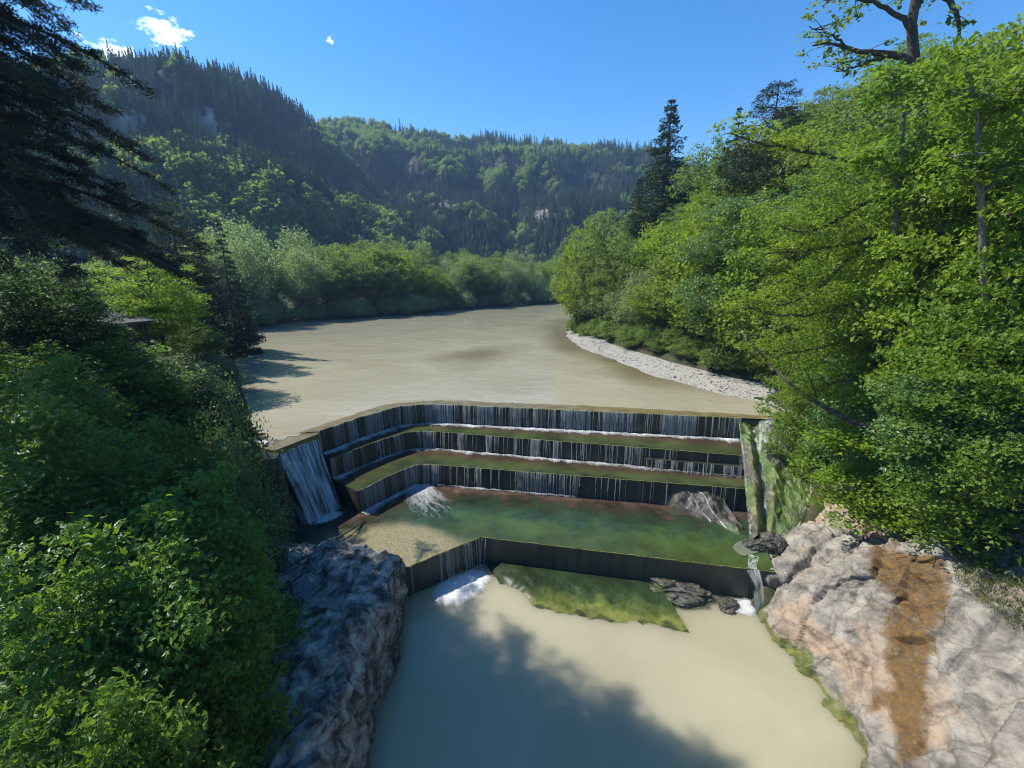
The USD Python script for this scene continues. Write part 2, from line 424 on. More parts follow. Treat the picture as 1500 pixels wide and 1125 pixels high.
def crown_pads(rng, n, cx, cz, r, hz, seed, shell=.45, bottom=.75, lobes=.5, cy=0.0):
    d = rng.normal(size=(n, 3))
    d /= np.linalg.norm(d, axis=1, keepdims=True)
    d[:, 2] = np.where(d[:, 2] < -.2, d[:, 2] * bottom, d[:, 2])
    k = (1 - lobes / 2) + lobes * fbm(d * 1.6 + seed, 3, seed)
    rad = rng.uniform(0, 1, n) ** shell * k
    return np.stack([cx + d[:, 0] * r * rad, cy + d[:, 1] * r * rad, cz + d[:, 2] * hz * rad], -1)


def make_broadleaf(name, label, leafm, barkm, seed, h, r, base, npads, per, leaf, padr, trunk_r, shape='rhomb', nlimb=14, up=.6, flat=.28, limb_vis=1.0, shell=.45, sides=6, lobes=.5):
    rng = np.random.default_rng(seed)
    t = thing(name, label, 'tree')
    cz, hz = h * (base + 1) / 2, h * (1 - base) / 2
    P = crown_pads(rng, npads, 0, cz, r, hz, seed, shell, lobes=lobes)
    Rr = padr * rng.uniform(.6, 1.35, npads)
    obj('crown', pads_to_leaves(P, Rr, per, leaf, rng, flat, up, shape), leafm, t)
    bend = rng.normal(size=2) * h * .02
    tp = smooth_path([(0, 0, -1.0), (bend[0], bend[1], h * .3), (-bend[0], bend[1], h * .6), (0, 0, h * .93)], 12)
    obj('trunk', tube(tp, np.linspace(1, .12, 12) ** .9 * trunk_r, sides + 2), barkm, t, smooth=True)
    far = np.argsort(-np.hypot(P[:, 0], P[:, 1]) + rng.uniform(0, r * .7, npads))
    for i in far[:nlimb]:
        e = P[i] + np.array([0, 0, -.1])
        z0 = max(h * base * .7, min(h * .8, e[2] - .55 * math.hypot(e[0], e[1])))
        s = np.array([np.interp(z0, tp[:, 2], tp[:, 0]), np.interp(z0, tp[:, 2], tp[:, 1]), z0])
        mid = (s + e) / 2 + np.array([0, 0, .06 * h * rng.uniform(-.3, 1)]) + rng.normal(size=3) * r * .05
        pth = smooth_path([s, mid, e], 7)
        obj('branch', tube(pth, np.linspace(trunk_r * .38, trunk_r * .06, 7), sides - 1), barkm, t, smooth=True)
    return t


def make_conifer(name, label, leafm, barkm, seed, h, r, z0, nwh, nb, per, leaf, asp, droop=.35, trunk_r=.3, power=.85, parts=True, spread=.22, gap=0.0, cat='tree'):
    rng = np.random.default_rng(seed)
    t = thing(name, label, cat)
    obj('trunk', tube([(0, 0, -1), (0, 0, h * .5), (0, 0, h * .995)], np.array([1, .6, .04]) * trunk_r, 6), barkm, t, smooth=True)
    C, Sz = [], []
    br = []
    for k in range(nwh):
        f = (k + rng.uniform(-.4, .4)) / nwh
        f = min(max(f, 0), .985)
        zb = z0 + (h - z0) * f
        for j in range(nb):
            if rng.uniform() < gap:
                continue
            L = r * ((1 - f) ** power + .03) * rng.uniform(.7, 1.12)
            a = rng.uniform(0, 2 * np.pi)
            m = max(4, int(per * (L / r + .12)))
            s = np.sqrt(rng.uniform(.02, 1, m))
            w = rng.normal(size=m) * spread * L * (.25 + .75 * np.sin(np.pi * np.clip(s, 0, 1) * .85 + .3))
            zz = zb + L * (.10 * s - droop * s ** 1.6) + .12 * L * (s > .85) + rng.normal(size=m) * .03 * L - np.abs(w) * .25 - np.abs(rng.normal(size=m)) * leaf * .35
            C.append(np.stack([np.cos(a) * s * L - np.sin(a) * w, np.sin(a) * s * L + np.cos(a) * w, zz], -1))
            Sz.append(np.full(m, leaf * (1.1 - .62 * f)))
            if parts and j % 2 == 0:
                br.append(tube([(0, 0, zb), (np.cos(a) * L * .5, np.sin(a) * L * .5, zb + L * (.05 - droop * .33)), (np.cos(a) * L * .93, np.sin(a) * L * .93, zb + L * (.09 - droop * .9))], np.array([.12, .07, .02]) * trunk_r * 1.6 * (.4 + L / r), 4))
    C = np.vstack(C)
    V, F = leaves(C, np.concatenate(Sz), rng, .55, 'rhomb', asp=asp)
    obj('crown', (V, F), leafm, t)
    if br:
        tag(obj('branches', join(br), barkm, t, smooth=True), None, None, None, 'stuff')
    return t


# ------------------------------------------------------------------ far forest on the mountains
rng = np.random.default_rng(5)
HID = (0, 0, -400)
far_spruce = make_conifer('mountain_spruce', 'dark narrow spruce on the wooded mountainside across the valley', L_FARC, BARK, 31, 24, 3.6, 1.5, 15, 5, 5, 2.3, .26, .35, .3, parts=False)
far_spruce2 = make_conifer('mountain_spruce', 'dark narrow spruce on the wooded mountainside across the valley', L_FARC, BARK, 32, 20, 3.4, 1.0, 13, 5, 5, 2.2, .30, .45, .3, parts=False)
far_beech = make_broadleaf('mountain_beech', 'pale green broadleaf tree among dark spruces on the mountainside', L_FARB, BARK, 33, 17, 6, .12, 60, 6, 2.3, 1.9, .3, nlimb=3)
far_beech2 = make_broadleaf('mountain_beech', 'pale green broadleaf tree among dark spruces on the mountainside', L_FARB, BARK, 34, 14, 5.2, .10, 55, 6, 2.2, 1.8, .3, nlimb=3)


def forest_points(Mt, n, seed, dens_seed):
    P, S, V, cl, U, Vp = Mt
    r = np.random.default_rng(seed)
    fi = r.uniform(0, len(P) - 1.01, n); fj = r.uniform(0, 99, n)
    i, j = fi.astype(int), fj.astype(int)
    a, b = (fi - i)[:, None], (fj - j)[:, None]
    pos = (V[i, j] * (1 - a) + V[i + 1, j] * a) * (1 - b) + (V[i, j + 1] * (1 - a) + V[i + 1, j + 1] * a) * b
    c = cl[i, j]
    keep = r.uniform(size=n) > c * 1.15
    uu, vv = U[i, j], Vp[i, j]
    keep &= (uu > -150) & (uu < 1250)
    dn = fbm(pos * np.array([.011, .011, .02]), 3, dens_seed)
    kind = np.where(dn + r.normal(size=n) * .05 > .545, 1, 0)
    return pos[keep], kind[keep]


pA, kA = forest_points(MA, 19000, 41, 7)
pB, kB = forest_points(MB, 21000, 42, 8)
pos, kind = np.vstack([pA, pB]), np.concatenate([kA, kB])
dist = np.hypot(pos[:, 0], pos[:, 1])
order = np.argsort(dist)
pos, kind = pos[order], kind[order]


def place_far(sel, protos, name, label, group, nind, stuff_name, stuff_label, cat):
    idx = np.nonzero(sel)[0]
    rr = np.random.default_rng(77 + nind)
    first, rest = idx[:nind], idx[nind:]
    for k, i in enumerate(first):
        s = rr.uniform(.55, .95)
        pr = protos[k % 2]
        if k < 2:
            set_matrix(UsdGeom.Xform(pr), pos[i] - [0, 0, .8], rr.uniform(0, 6.3), (s, s, s)); tag(pr, label, cat, group)
        else:
            copy_thing(pr, name, pos[i] - [0, 0, .8], rr.uniform(0, 6.3), (s, s, s * rr.uniform(.9, 1.15)), label, group)
    pi = UsdGeom.PointInstancer.Define(stage, '/World/' + stuff_name)
    holder = []
    for k, pr in enumerate(protos):                     # the forest's own prototypes, below the instancer
        x = UsdGeom.Xform.Define(stage, f'/World/{stuff_name}/tree_kind' + (f'_{k:03d}' if k else ''))
        for part in ('crown', 'trunk'):
            q = stage.DefinePrim(x.GetPath().AppendChild(part))
            q.GetReferences().AddInternalReference(pr.GetPath().AppendChild(part))
        holder.append(x.GetPath())
    pi.CreatePrototypesRel().SetTargets(holder)
    n = len(rest)
    pi.CreateProtoIndicesAttr(Vt.IntArray.FromNumpy(rr.integers(0, 2, n).astype(np.int32)))
    pi.CreatePositionsAttr(Vt.Vec3fArray.FromNumpy((pos[rest] - [0, 0, .8]).astype(np.float32)))
    a = rr.uniform(0, 2 * np.pi, n)
    pi.CreateOrientationsAttr(Vt.QuathArray([Gf.Quath(float(np.cos(x / 2)), 0, 0, float(np.sin(x / 2))) for x in a]))
    s = rr.uniform(.42, .92, n)
    pi.CreateScalesAttr(Vt.Vec3fArray.FromNumpy(np.stack([s, s, s * rr.uniform(.85, 1.2, n)], -1).astype(np.float32)))
    tag(pi, stuff_label, cat, None, 'stuff')


place_far(kind == 0, (far_spruce, far_spruce2), 'mountain_spruce', 'dark narrow spruce at the foot of the wooded mountainside', 'spruces at the mountain foot', 280, 'spruce_forest', 'dark spruce forest covering the mountainside', 'forest')
place_far(kind == 1, (far_beech, far_beech2), 'mountain_beech', 'pale green broadleaf tree among dark spruces low on the mountainside', 'broadleaf trees at the mountain foot', 200, 'broadleaf_forest', 'pale green broadleaf woods in patches on the mountainside', 'forest')

# ------------------------------------------------------------------ water
WATER_STOPS = [(0.3, (.265, .240, .160)), (.7, (.325, .300, .215))]


def water_mat(name, stops, rough, bumps, shallow=False, big=.12, ior=1.33, aniso=(1, 1, 1), rot=0.0, sss=0.0):
    nodes = {'g': ('geometry', {}), 'mp': ('mapping', {'scale': aniso, 'rotation': (0, 0, rot)}),
             'n': ('noise_texture', {'scale': big, 'detail': 4.0, 'distortion': .6}), 'r': ('rgb_ramp', {'ramp': stops}),
             'n1': ('noise_texture', {'scale': bumps[0], 'detail': 3.0, 'distortion': .8}), 'n2': ('noise_texture', {'scale': bumps[1], 'detail': 3.0}),
             'b1': ('bump', {'strength': bumps[2], 'distance': .10}), 'b2': ('bump', {'strength': bumps[3], 'distance': .03}),
             'p': ('principled_bsdf', {'roughness': rough, 'ior': ior, 'specular_ior_level': .5} | ({'subsurface_method': 'burley', 'subsurface_weight': .85, 'subsurface_scale': sss, 'subsurface_radius': (1.0, .95, .7)} if sss else {}))}
    links = [('g.position', 'mp.vector'), ('mp.vector', 'n.vector'), ('n.fac', 'r.fac'), ('mp.vector', 'n1.vector'), ('mp.vector', 'n2.vector'), ('n1.fac', 'b1.height'), ('n2.fac', 'b2.height'),
             ('b1.normal', 'b2.normal'), ('b2.normal', 'p.normal')]
    if shallow:
        nodes |= {'at': ('attribute', {'attribute': 'shallow'}), 'ns': ('noise_texture', {'scale': 5.0, 'detail': 6.0, 'roughness': .7}),
                  'rs': ('rgb_ramp', {'ramp': [(.3, (.08, .062, .032)), (.55, (.15, .12, .065)), (.75, (.25, .21, .14))]}), 'ms': ('mix_color', {})}
        links += [('g.position', 'ns.vector'), ('ns.fac', 'rs.fac'), ('at.fac', 'ms.fac'), ('r.color', 'ms.a'), ('rs.color', 'ms.b'), ('ms.result', 'p.base_color')]
    else:
        links += [('r.color', 'p.base_color')]
    return mat(name, nodes, links, 'p.BSDF')


M_RIVER = water_mat('river_water', WATER_STOPS, .08, (.5, 2.2, .85, .6), True, aniso=(.7, 1.0, 1), rot=.6)
M_POOL = water_mat('pool_water', [(.3, (.300, .268, .165)), (.7, (.355, .322, .205))], .07, (.7, 2.6, .20, .16), False, big=.14, sss=2.6)

CREST_F = [(33.5, 39.35), (22.8, 41.3), (-8.9, 46.2), (-12.3, 45.3), (-15.2, 41.7), (-17.7, 37.5)]
CREST_B = [(33.5, 41.0), (29.0, 42.3), (18.4, 44.6), (8.4, 46.6), (-8.7, 48.9), (-14.3, 47.2), (-17.4, 42.4), (-20.6, 36.9)]
rx = np.concatenate([np.arange(-75, 45, .8), np.arange(45, 190, 6)])
ry = np.concatenate([np.arange(34, 150, .8), np.arange(150, 300, 6)])
RX, RY = np.meshgrid(rx, ry, indexing='ij')
dR, sR = seg_dist(RX, RY, RIV_R)
q = np.stack([RX * .11, RY * .07, 0 * RX], -1)
wob = fbm(q, 4, 21)
sh = 1 - sstep(dR + (wob - .5) * 8, 0.3, 8)
sh *= sstep(RY, 44, 62) * .95 * (1 - .5 * sstep(RY, 100, 140))
e = np.hypot((RX - (-6.5)) / 7.5 + (RY - 77) * .02, (RY - 77) / 9.0)
sh = np.maximum(sh, .8 * np.clip(1.15 - e + (wob - .5) * 1.6, 0, 1))
river_poly = Polygon(RIV_L[1:] + [(170, 216)] + RIV_R[::-1][1:-2] + [(33, 41.6)] + CREST_B[1:])
wide = river_poly.buffer(1.6)
behind = Polygon([(33.5, 41.0)] + CREST_B[1:] + [(-24, 40), (-90, 90), (-90, 300), (200, 300), (200, 41)])
shapely.prepare(wide); shapely.prepare(behind)
f = grid_faces(len(rx), len(ry))
cx, cy = RX.ravel()[f].mean(1), RY.ravel()[f].mean(1)
f = f[shapely.contains_xy(wide, cx, cy) & shapely.contains_xy(behind.buffer(1.3), cx, cy)]


def compact(V, F, *arrs):
    keep, inv = np.unique(F, return_inverse=True)
    return (V[keep], inv.reshape(F.shape)) + tuple(a_[keep] for a_ in arrs)


RV, f, shv = compact(np.stack([RX, RY, 0 * RX], -1).reshape(-1, 3), f, sh.ravel())
o = obj('river', (RV, f), M_RIVER, smooth=True, attrs={'shallow': shv})
tag(o, 'wide pale silty river flowing towards the weir crest', None, None, 'structure')

px, py = np.arange(-19, 20, .5), np.arange(-60, 31.5, .5)
PX, PY = np.meshgrid(px, py, indexing='ij')
PZ = ZW + .02 * (fbm(np.stack([PX * .5, PY * .5, 0 * PX], -1), 3, 2) - .5)
o = obj('lower_pool', (np.stack([PX, PY, PZ], -1).reshape(-1, 3), grid_faces(len(px), len(py))), M_POOL, smooth=True)
tag(o, 'calm pale silty pool below the weir', None, None, 'structure')

# ------------------------------------------------------------------ weir
E1 = [(22.2, 37.0), (-9.1, 43.7), (-11.3, 43.2), (-13.6, 40.6), (-16.4, 36.4)]
E2 = [(21.0, 34.4), (-8.2, 39.6), (-9.6, 39.4), (-11.5, 36.9), (-13.3, 34.1)]
E3 = [(18.4, 26.4), (-2.5, 30.6), (-7.6, 26.8), (-17.5, 24.5)]
BACK = [(-24, 38), (-24, 52), (33.5, 50)]


def prism(poly, z0, z1):
    m = trimesh.creation.extrude_polygon(Polygon(poly).buffer(0), z1 - z0, engine='earcut')
    m.apply_translation((0, 0, z0))
    return m


CONC = mat('wet_concrete', {
    'g': ('geometry', {}), 'mp': ('mapping', {'scale': (1, 1, .12)}), 'n': ('noise_texture', {'scale': 1.6, 'detail': 6.0, 'roughness': .6}),
    'r': ('rgb_ramp', {'ramp': [(.3, (.018, .018, .013)), (.52, (.038, .036, .024)), (.72, (.070, .068, .042))]}),
    'n2': ('noise_texture', {'scale': 9.0, 'detail': 4.0}), 'b': ('bump', {'strength': .5, 'distance': .06}), 'p': ('principled_bsdf', {'roughness': .38, 'specular_ior_level': .45})},
    [('g.position', 'mp.vector'), ('mp.vector', 'n.vector'), ('n.fac', 'r.fac'), ('r.color', 'p.base_color'), ('g.position', 'n2.vector'), ('n2.fac', 'b.height'), ('b.normal', 'p.normal')], 'p.BSDF')


def tread_mat(name, stops, tan=None, rough=.22):
    """stops run from the wall's foot (0) to the free edge (1): the algae and stain zones of the wet concrete"""
    nodes = {'at': ('attribute', {'attribute': 'zone'}), 'g': ('geometry', {}), 'n': ('noise_texture', {'scale': .8, 'detail': 6.0, 'roughness': .65}),
             'mul': ('math', {'math_type': 'multiply_add', 'value2': 1.1, 'value3': -.55}), 'ad': ('math', {'math_type': 'add'}), 'r': ('rgb_ramp', {'ramp': stops}),
             'n3': ('noise_texture', {'scale': .35, 'detail': 4.0}), 'hs': ('hsv', {}), 'vr': ('map_range', {'from_min': .3, 'from_max': .7, 'to_min': .6, 'to_max': 1.45}),
             'n2': ('noise_texture', {'scale': 5.0, 'detail': 5.0, 'roughness': .6}), 'b': ('bump', {'strength': .45, 'distance': .06}),
             'p': ('principled_bsdf', {'roughness': rough, 'ior': 1.33, 'specular_ior_level': .5})}
    links = [('g.position', 'n.vector'), ('n.fac', 'mul.value1'), ('mul.value', 'ad.value1'), ('at.fac', 'ad.value2'), ('ad.value', 'r.fac'), ('g.position', 'n3.vector'), ('n3.fac', 'vr.value'),
             ('vr.result', 'hs.value'), ('r.color', 'hs.color'), ('g.position', 'n2.vector'), ('n2.fac', 'b.height'), ('b.normal', 'p.normal')]
    if tan:
        nodes |= {'a2': ('attribute', {'attribute': 'sand'}), 'nt': ('noise_texture', {'scale': 7.0, 'detail': 6.0, 'roughness': .7}), 'rt': ('rgb_ramp', {'ramp': tan}), 'mx': ('mix_color', {})}
        links += [('g.position', 'nt.vector'), ('nt.fac', 'rt.fac'), ('a2.fac', 'mx.fac'), ('hs.color', 'mx.a'), ('rt.color', 'mx.b'), ('mx.result', 'p.base_color')]
    else:
        links += [('hs.color', 'p.base_color')]
    return mat(name, nodes, links, 'p.BSDF')


GREEN, DGREEN, BROWN, YG = (.040, .062, .016), (.018, .030, .013), (.058, .034, .024), (.15, .17, .03)
M_TREAD = tread_mat('algae_tread', [(0, (.10, .085, .06)), (.2, BROWN), (.5, (.055, .050, .022)), (.72, GREEN), (.9, (.045, .045, .022)), (1, DGREEN)])
M_APRON = tread_mat('algae_apron', [(0, (.075, .050, .038)), (.13, (.050, .032, .023)), (.27, (.024, .032, .015)), (.5, (.024, .048, .022)), (.75, (.042, .068, .017)), (1, (.036, .050, .015))],
                    tan=[(.3, (.12, .105, .045)), (.5, (.21, .18, .092)), (.7, (.30, .26, .15))], rough=.16)
M_LOW = tread_mat('algae_low_apron', [(0, (.014, .025, .009)), (.45, (.025, .044, .012)), (.7, (.075, .092, .018)), (.85, (.135, .142, .032)), (1, (.035, .045, .013))], rough=.4)
M_CREST = mat('crest_top', {
    'g': ('geometry', {}), 'n': ('noise_texture', {'scale': .9, 'detail': 5.0}), 'r': ('rgb_ramp', {'ramp': [(.3, (.115, .088, .036)), (.5, (.165, .130, .055)), (.7, (.21, .17, .085))]}),
    'mp': ('mapping', {'rotation': (0, 0, .15)}), 'v': ('voronoi_texture', {'scale': 3.2, 'feature': 'distance_to_edge'}), 'vr': ('map_range', {'from_min': 0.0, 'from_max': .08, 'to_min': .72, 'to_max': 1.0, 'clamp': True}),
    'hs': ('hsv', {}), 'b': ('bump', {'strength': .6, 'distance': .05}), 'p': ('principled_bsdf', {'roughness': .3, 'specular_ior_level': .5})},
    [('g.position', 'n.vector'), ('n.fac', 'r.fac'), ('g.position', 'mp.vector'), ('mp.vector', 'v.vector'), ('v.distance', 'vr.value'), ('vr.result', 'hs.value'), ('r.color', 'hs.color'), ('hs.color', 'p.base_color'),
     ('v.distance', 'b.height'), ('b.normal', 'p.normal')], 'p.BSDF')


def resample(line, n):
    p = np.asarray(line, float)
    s = np.concatenate([[0], np.cumsum(np.linalg.norm(np.diff(p, axis=0), axis=1))])
    t = np.linspace(0, s[-1], n)
    return np.stack([np.interp(t, s, p[:, k]) for k in range(2)], -1)


def resample_corners(line, step=.25):
    """keeps the corners of the line"""
    out = []
    for a, b in zip(line[:-1], line[1:]):
        a, b = np.array(a), np.array(b)
        k = max(2, int(np.linalg.norm(b - a) / step))
        out += [a + (b - a) * t for t in np.linspace(0, 1, k, endpoint=False)]
    return np.array(out + [np.array(line[-1])])


def strip_surface(back, front, z0, z1, nu, nv, noise_amp=.02, seed=0):
    A, B = resample(back, nu), resample(front, nu)
    t = np.linspace(0, 1, nv)[None, :, None]
    XY = A[:, None] * (1 - t) + B[:, None] * t
    zz = z0 + (z1 - z0) * t[..., 0] + noise_amp * (fbm(np.concatenate([XY * 1.2, 0 * XY[..., :1]], -1), 3, seed) - .5) * np.sin(np.pi * t[..., 0])
    V = np.concatenate([XY, zz[..., None]], -1)
    return V.reshape(-1, 3), grid_faces(nu, nv)[:, ::-1], np.broadcast_to(t[..., 0], (nu, nv)).ravel(), XY


def face_up(V, F):
    a, b, c = V[F[:, 0]], V[F[:, 1]], V[F[:, 2]]
    if np.cross(b - a, c - a)[:, 2].mean() < 0:
        F = F[:, ::-1]
    return V, F


weir = thing('stepped_weir', 'stepped concrete river weir with dark wet walls and algae covered steps', 'weir')
# bodies: one wall per step, nested
obj('wall', prism(CREST_F + [(-20.6, 36.9), (-24, 38)] + BACK[1:], -11, Z[0] - .05), CONC, weir)
obj('wall', prism(E1 + [(-17.7, 37.5), (-14, 47), (22, 44)], -11, Z[1]), CONC, weir)
obj('wall', prism(E2 + [(-16.4, 36.4), (-12, 44), (21.5, 38)], -11, Z[2]), CONC, weir)
obj('wall', prism([(18.4, 26.4), (-2.5, 30.6), (-7.6, 26.8), (-17.5, 24.5), (-22, 31), (-20, 37), (-13, 38), (20.5, 36)], -11, Z[3]), CONC, weir)
V, F, zn, XY = strip_surface(CREST_B, CREST_F, -.03, .06, 160, 9, .03, 3)
V, F = face_up(V, F)
o = obj('crest', (V, F), M_CREST, weir, smooth=True)
tag(o, 'tan cobbled top of the weir just under the water')
for k, (bk, fr, z) in enumerate([(CREST_F[1:], E1, Z[1]), (E1, E2, Z[2])]):
    bk = list(bk)
    V, F, zn, XY = strip_surface(bk, fr, z + .05, z + .012, 180, 12, .05, 8 + k)
    V, F = face_up(V, F)
    obj('step', (V, F), M_TREAD, weir, smooth=True, attrs={'zone': zn})
bx, by = np.arange(-21, 21.5, .3), np.arange(23, 40, .3)
AX, AY = np.meshgrid(bx, by, indexing='ij')
ap_poly = Polygon([(18.4, 26.4), (-2.5, 30.6), (-7.6, 26.8), (-17.5, 24.5), (-22, 31), (-20, 37), (-13.3, 34.1), (-9.6, 39.4), (-8.2, 39.6), (21.0, 34.4)])
shapely.prepare(ap_poly)
tri = trimesh.creation.extrude_polygon(ap_poly.buffer(-.0), .02, engine='earcut')
# dense sheet: grid points kept inside, then the outline itself
pts = np.stack([AX.ravel(), AY.ravel()], -1)
pts = pts[shapely.contains_xy(ap_poly.buffer(-.12), pts[:, 0], pts[:, 1])]
out = resample_corners(list(ap_poly.exterior.coords), .3)[:-1]
allp = np.vstack([pts, out])
from scipy.spatial import Delaunay
D = Delaunay(allp).simplices
cen = allp[D].mean(1)
D = D[shapely.contains_xy(ap_poly, cen[:, 0], cen[:, 1])]
dw, _ = seg_dist(allp[:, 0], allp[:, 1], E2)
df, _ = seg_dist(allp[:, 0], allp[:, 1], E3)
zone = dw / (dw + df + 1e-6)
sand_c = (allp[:, 0] + 8.6) / 5.2, (allp[:, 1] - 29.2) / 3.4
sand = np.clip(1.35 - np.hypot(sand_c[0] + .25 * sand_c[1], sand_c[1]) + .5 * (fbm(np.concatenate([allp * .4, 0 * allp[:, :1]], -1), 4, 5) - .5), 0, 1)
sand = sstep(sand, .15, .6)
zz = Z[3] + .01 + .06 * (fbm(np.concatenate([allp * .8, 0 * allp[:, :1]], -1), 3, 6))
V, F = face_up(np.concatenate([allp, zz[:, None]], -1), D)
o = obj('apron', (V, F), M_APRON, weir, smooth=True, attrs={'zone': zone, 'sand': sand})
tag(o, 'broad lowest step with teal green algae and tan gravel at its left')
# low apron under the last wall
la_b = [(-2.0, 30.3), (10.9, 27.7)]
la_f = [(0.4, 25.7), (11.6, 23.5)]
V, F, zn, XY = strip_surface(la_b, la_f, -8.25, -8.73, 120, 50, .24, 14)
uu_ = np.repeat(np.linspace(0, 1, 120), 50)
V[:, 2] += .10 * (fbm(np.column_stack([V[:, :2] * 1.5, 0 * V[:, 0]]), 4, 15) - .5) - .5 * (1 - sstep(uu_ + .10 * (fbm(np.column_stack([V[:, :2] * .9, 0 * V[:, 0]]), 3, 16) - .5), .0, .16)) * zn
V, F = face_up(V, F)
obj('low_apron', (V, F), M_LOW, weir, smooth=True, attrs={'zone': zn})
obj('low_apron_block', trimesh.convex.convex_hull(np.array([[x, y, z] for (x, y), zt in zip(la_b + la_f, (-8.50, -8.50, -9.2, -9.2)) for z in (zt, -10.5)])), CONC, weir)
# second small ledge at the right of the second wall
lb = [(12.6, 40.05), (21.7, 38.0)]
V8 = np.array([(x, y, z) for (x, y) in ((12.7, 38.55), (21.9, 36.5), (21.9, 37.6), (12.7, 39.6)) for z in (Z[2], -3.1)])
obj('ledge', trimesh.convex.convex_hull(V8), CONC, weir)
# moss on the edges
M_EDGE = noise_mat('edge_moss', [(.3, (.05, .06, .012)), (.55, (.14, .15, .03)), (.75, (.24, .23, .07))], 6.0, .8, .6, bscale=20.0, dist=.03)
for ln, z in ((CREST_F[1:], .02), (E1, Z[1]), (E2, Z[2]), (E3[:3], Z[3])):
    p = resample_corners(ln, .18)
    r_ = np.random.default_rng(int(abs(z) * 10) + 3)
    P3 = np.concatenate([p, np.full((len(p), 1), z)], -1)
    obj('mossy_edge', tube(P3 + r_.normal(size=P3.shape) * [.012, .012, .012], .035 + .02 * r_.random(len(p)), 5), M_EDGE, weir)
# spillway at the left end: sloping chute walls
lipA, lipB = np.array([-17.6, 37.2, -.35]), np.array([-19.5, 33.5, -.35])
midA, midB = np.array([-16.4, 35.9, -3.3]), np.array([-18.1, 33.0, -3.3])
footA, footB = np.array([-15.2, 35.0, -6.2]), np.array([-16.9, 32.4, -6.2])
cv = np.array([lipA, lipB, midA, midB, footA, footB])
blk = np.vstack([cv, cv[:2] + [-4, 3, 0], cv[4:] + [-4, 3, -3], cv[4:] + [0, 0, -3]])
obj('chute_wall', trimesh.convex.convex_hull(blk), CONC, weir)
obj('chute_pier', trimesh.convex.convex_hull(np.array([(x, y, z) for (x, y) in ((-19.4, 33.9), (-18.6, 32.2), (-20.6, 31.0), (-21.6, 33.5)) for z in (-.2, -8)] + [(-17.3, 31.4, -6.2), (-18.1, 30.7, -6.2)])), CONC, weir)
obj('chute_lip', prism([(-17.7, 37.5), (-17.45, 37.2), (-19.4, 33.3), (-21.5, 34.0), (-20.6, 36.9)], -1.2, -.03), M_CREST, weir)

# ------------------------------------------------------------------ falling water and foam
M_VEIL = mat('falling_water', {
    'ga': ('attribute', {'attribute': 'across'}), 'gl': ('attribute', {'attribute': 'along'}), 'mp': ('combine_xyz', {}), 'n': ('noise_texture', {'scale': 1.0, 'detail': 5.0, 'roughness': .65, 'distortion': .3}),
    'mr': ('map_range', {'from_min': .40, 'from_max': .80, 'to_min': .0, 'to_max': .72, 'clamp': True}),
    'p': ('principled_bsdf', {'base_color': (.80, .82, .80), 'roughness': .3}), 't': ('transparent_bsdf', {}), 'm': ('mix_closure', {})},
    [('ga.fac', 'mp.x'), ('gl.fac', 'mp.y'), ('mp.vector', 'n.vector'), ('n.fac', 'mr.value'), ('mr.result', 'm.fac'), ('t.BSDF', 'm.closure1'), ('p.BSDF', 'm.closure2')], 'm.closure')
M_FAN = mat('fanning_water', {
    'ga': ('attribute', {'attribute': 'across'}), 'gl': ('attribute', {'attribute': 'along'}), 'gf': ('attribute', {'attribute': 'fade'}), 'mp': ('combine_xyz', {}), 'n': ('noise_texture', {'scale': 1.1, 'detail': 7.0, 'roughness': .72, 'distortion': 1.5}),
    'fd': ('map_range', {'from_min': 0.0, 'from_max': 1.5, 'to_min': .30, 'to_max': -.24, 'clamp': True}), 'ad': ('math', {'math_type': 'add'}),
    'mr': ('map_range', {'from_min': .42, 'from_max': 1.02, 'to_min': .0, 'to_max': .80, 'clamp': True}),
    'p': ('principled_bsdf', {'base_color': (.80, .82, .80), 'roughness': .4}), 't': ('transparent_bsdf', {}), 'm': ('mix_closure', {})},
    [('ga.fac', 'mp.x'), ('gl.fac', 'mp.y'), ('mp.vector', 'n.vector'), ('gf.fac', 'fd.value'), ('n.fac', 'ad.value1'), ('fd.result', 'ad.value2'), ('ad.value', 'mr.value'), ('mr.result', 'm.fac'), ('t.BSDF', 'm.closure1'), ('p.BSDF', 'm.closure2')], 'm.closure')
M_STREAM = mat('water_streak', {'g': ('geometry', {}), 'mr': ('map_range', {'from_min': 0.0, 'from_max': 1.0, 'to_min': .28, 'to_max': .97}), 'p': ('principled_bsdf', {'base_color': (.90, .90, .87), 'roughness': .25}),
    'tl': ('translucent_bsdf', {'color': (.92, .92, .90)}), 'mt': ('mix_closure', {'fac': .6}), 't': ('transparent_bsdf', {}), 'm': ('mix_closure', {})},
    [('g.random_per_island', 'mr.value'), ('mr.result', 'm.fac'), ('p.BSDF', 'mt.closure1'), ('tl.BSDF', 'mt.closure2'), ('t.BSDF', 'm.closure1'), ('mt.closure', 'm.closure2')], 'm.closure')
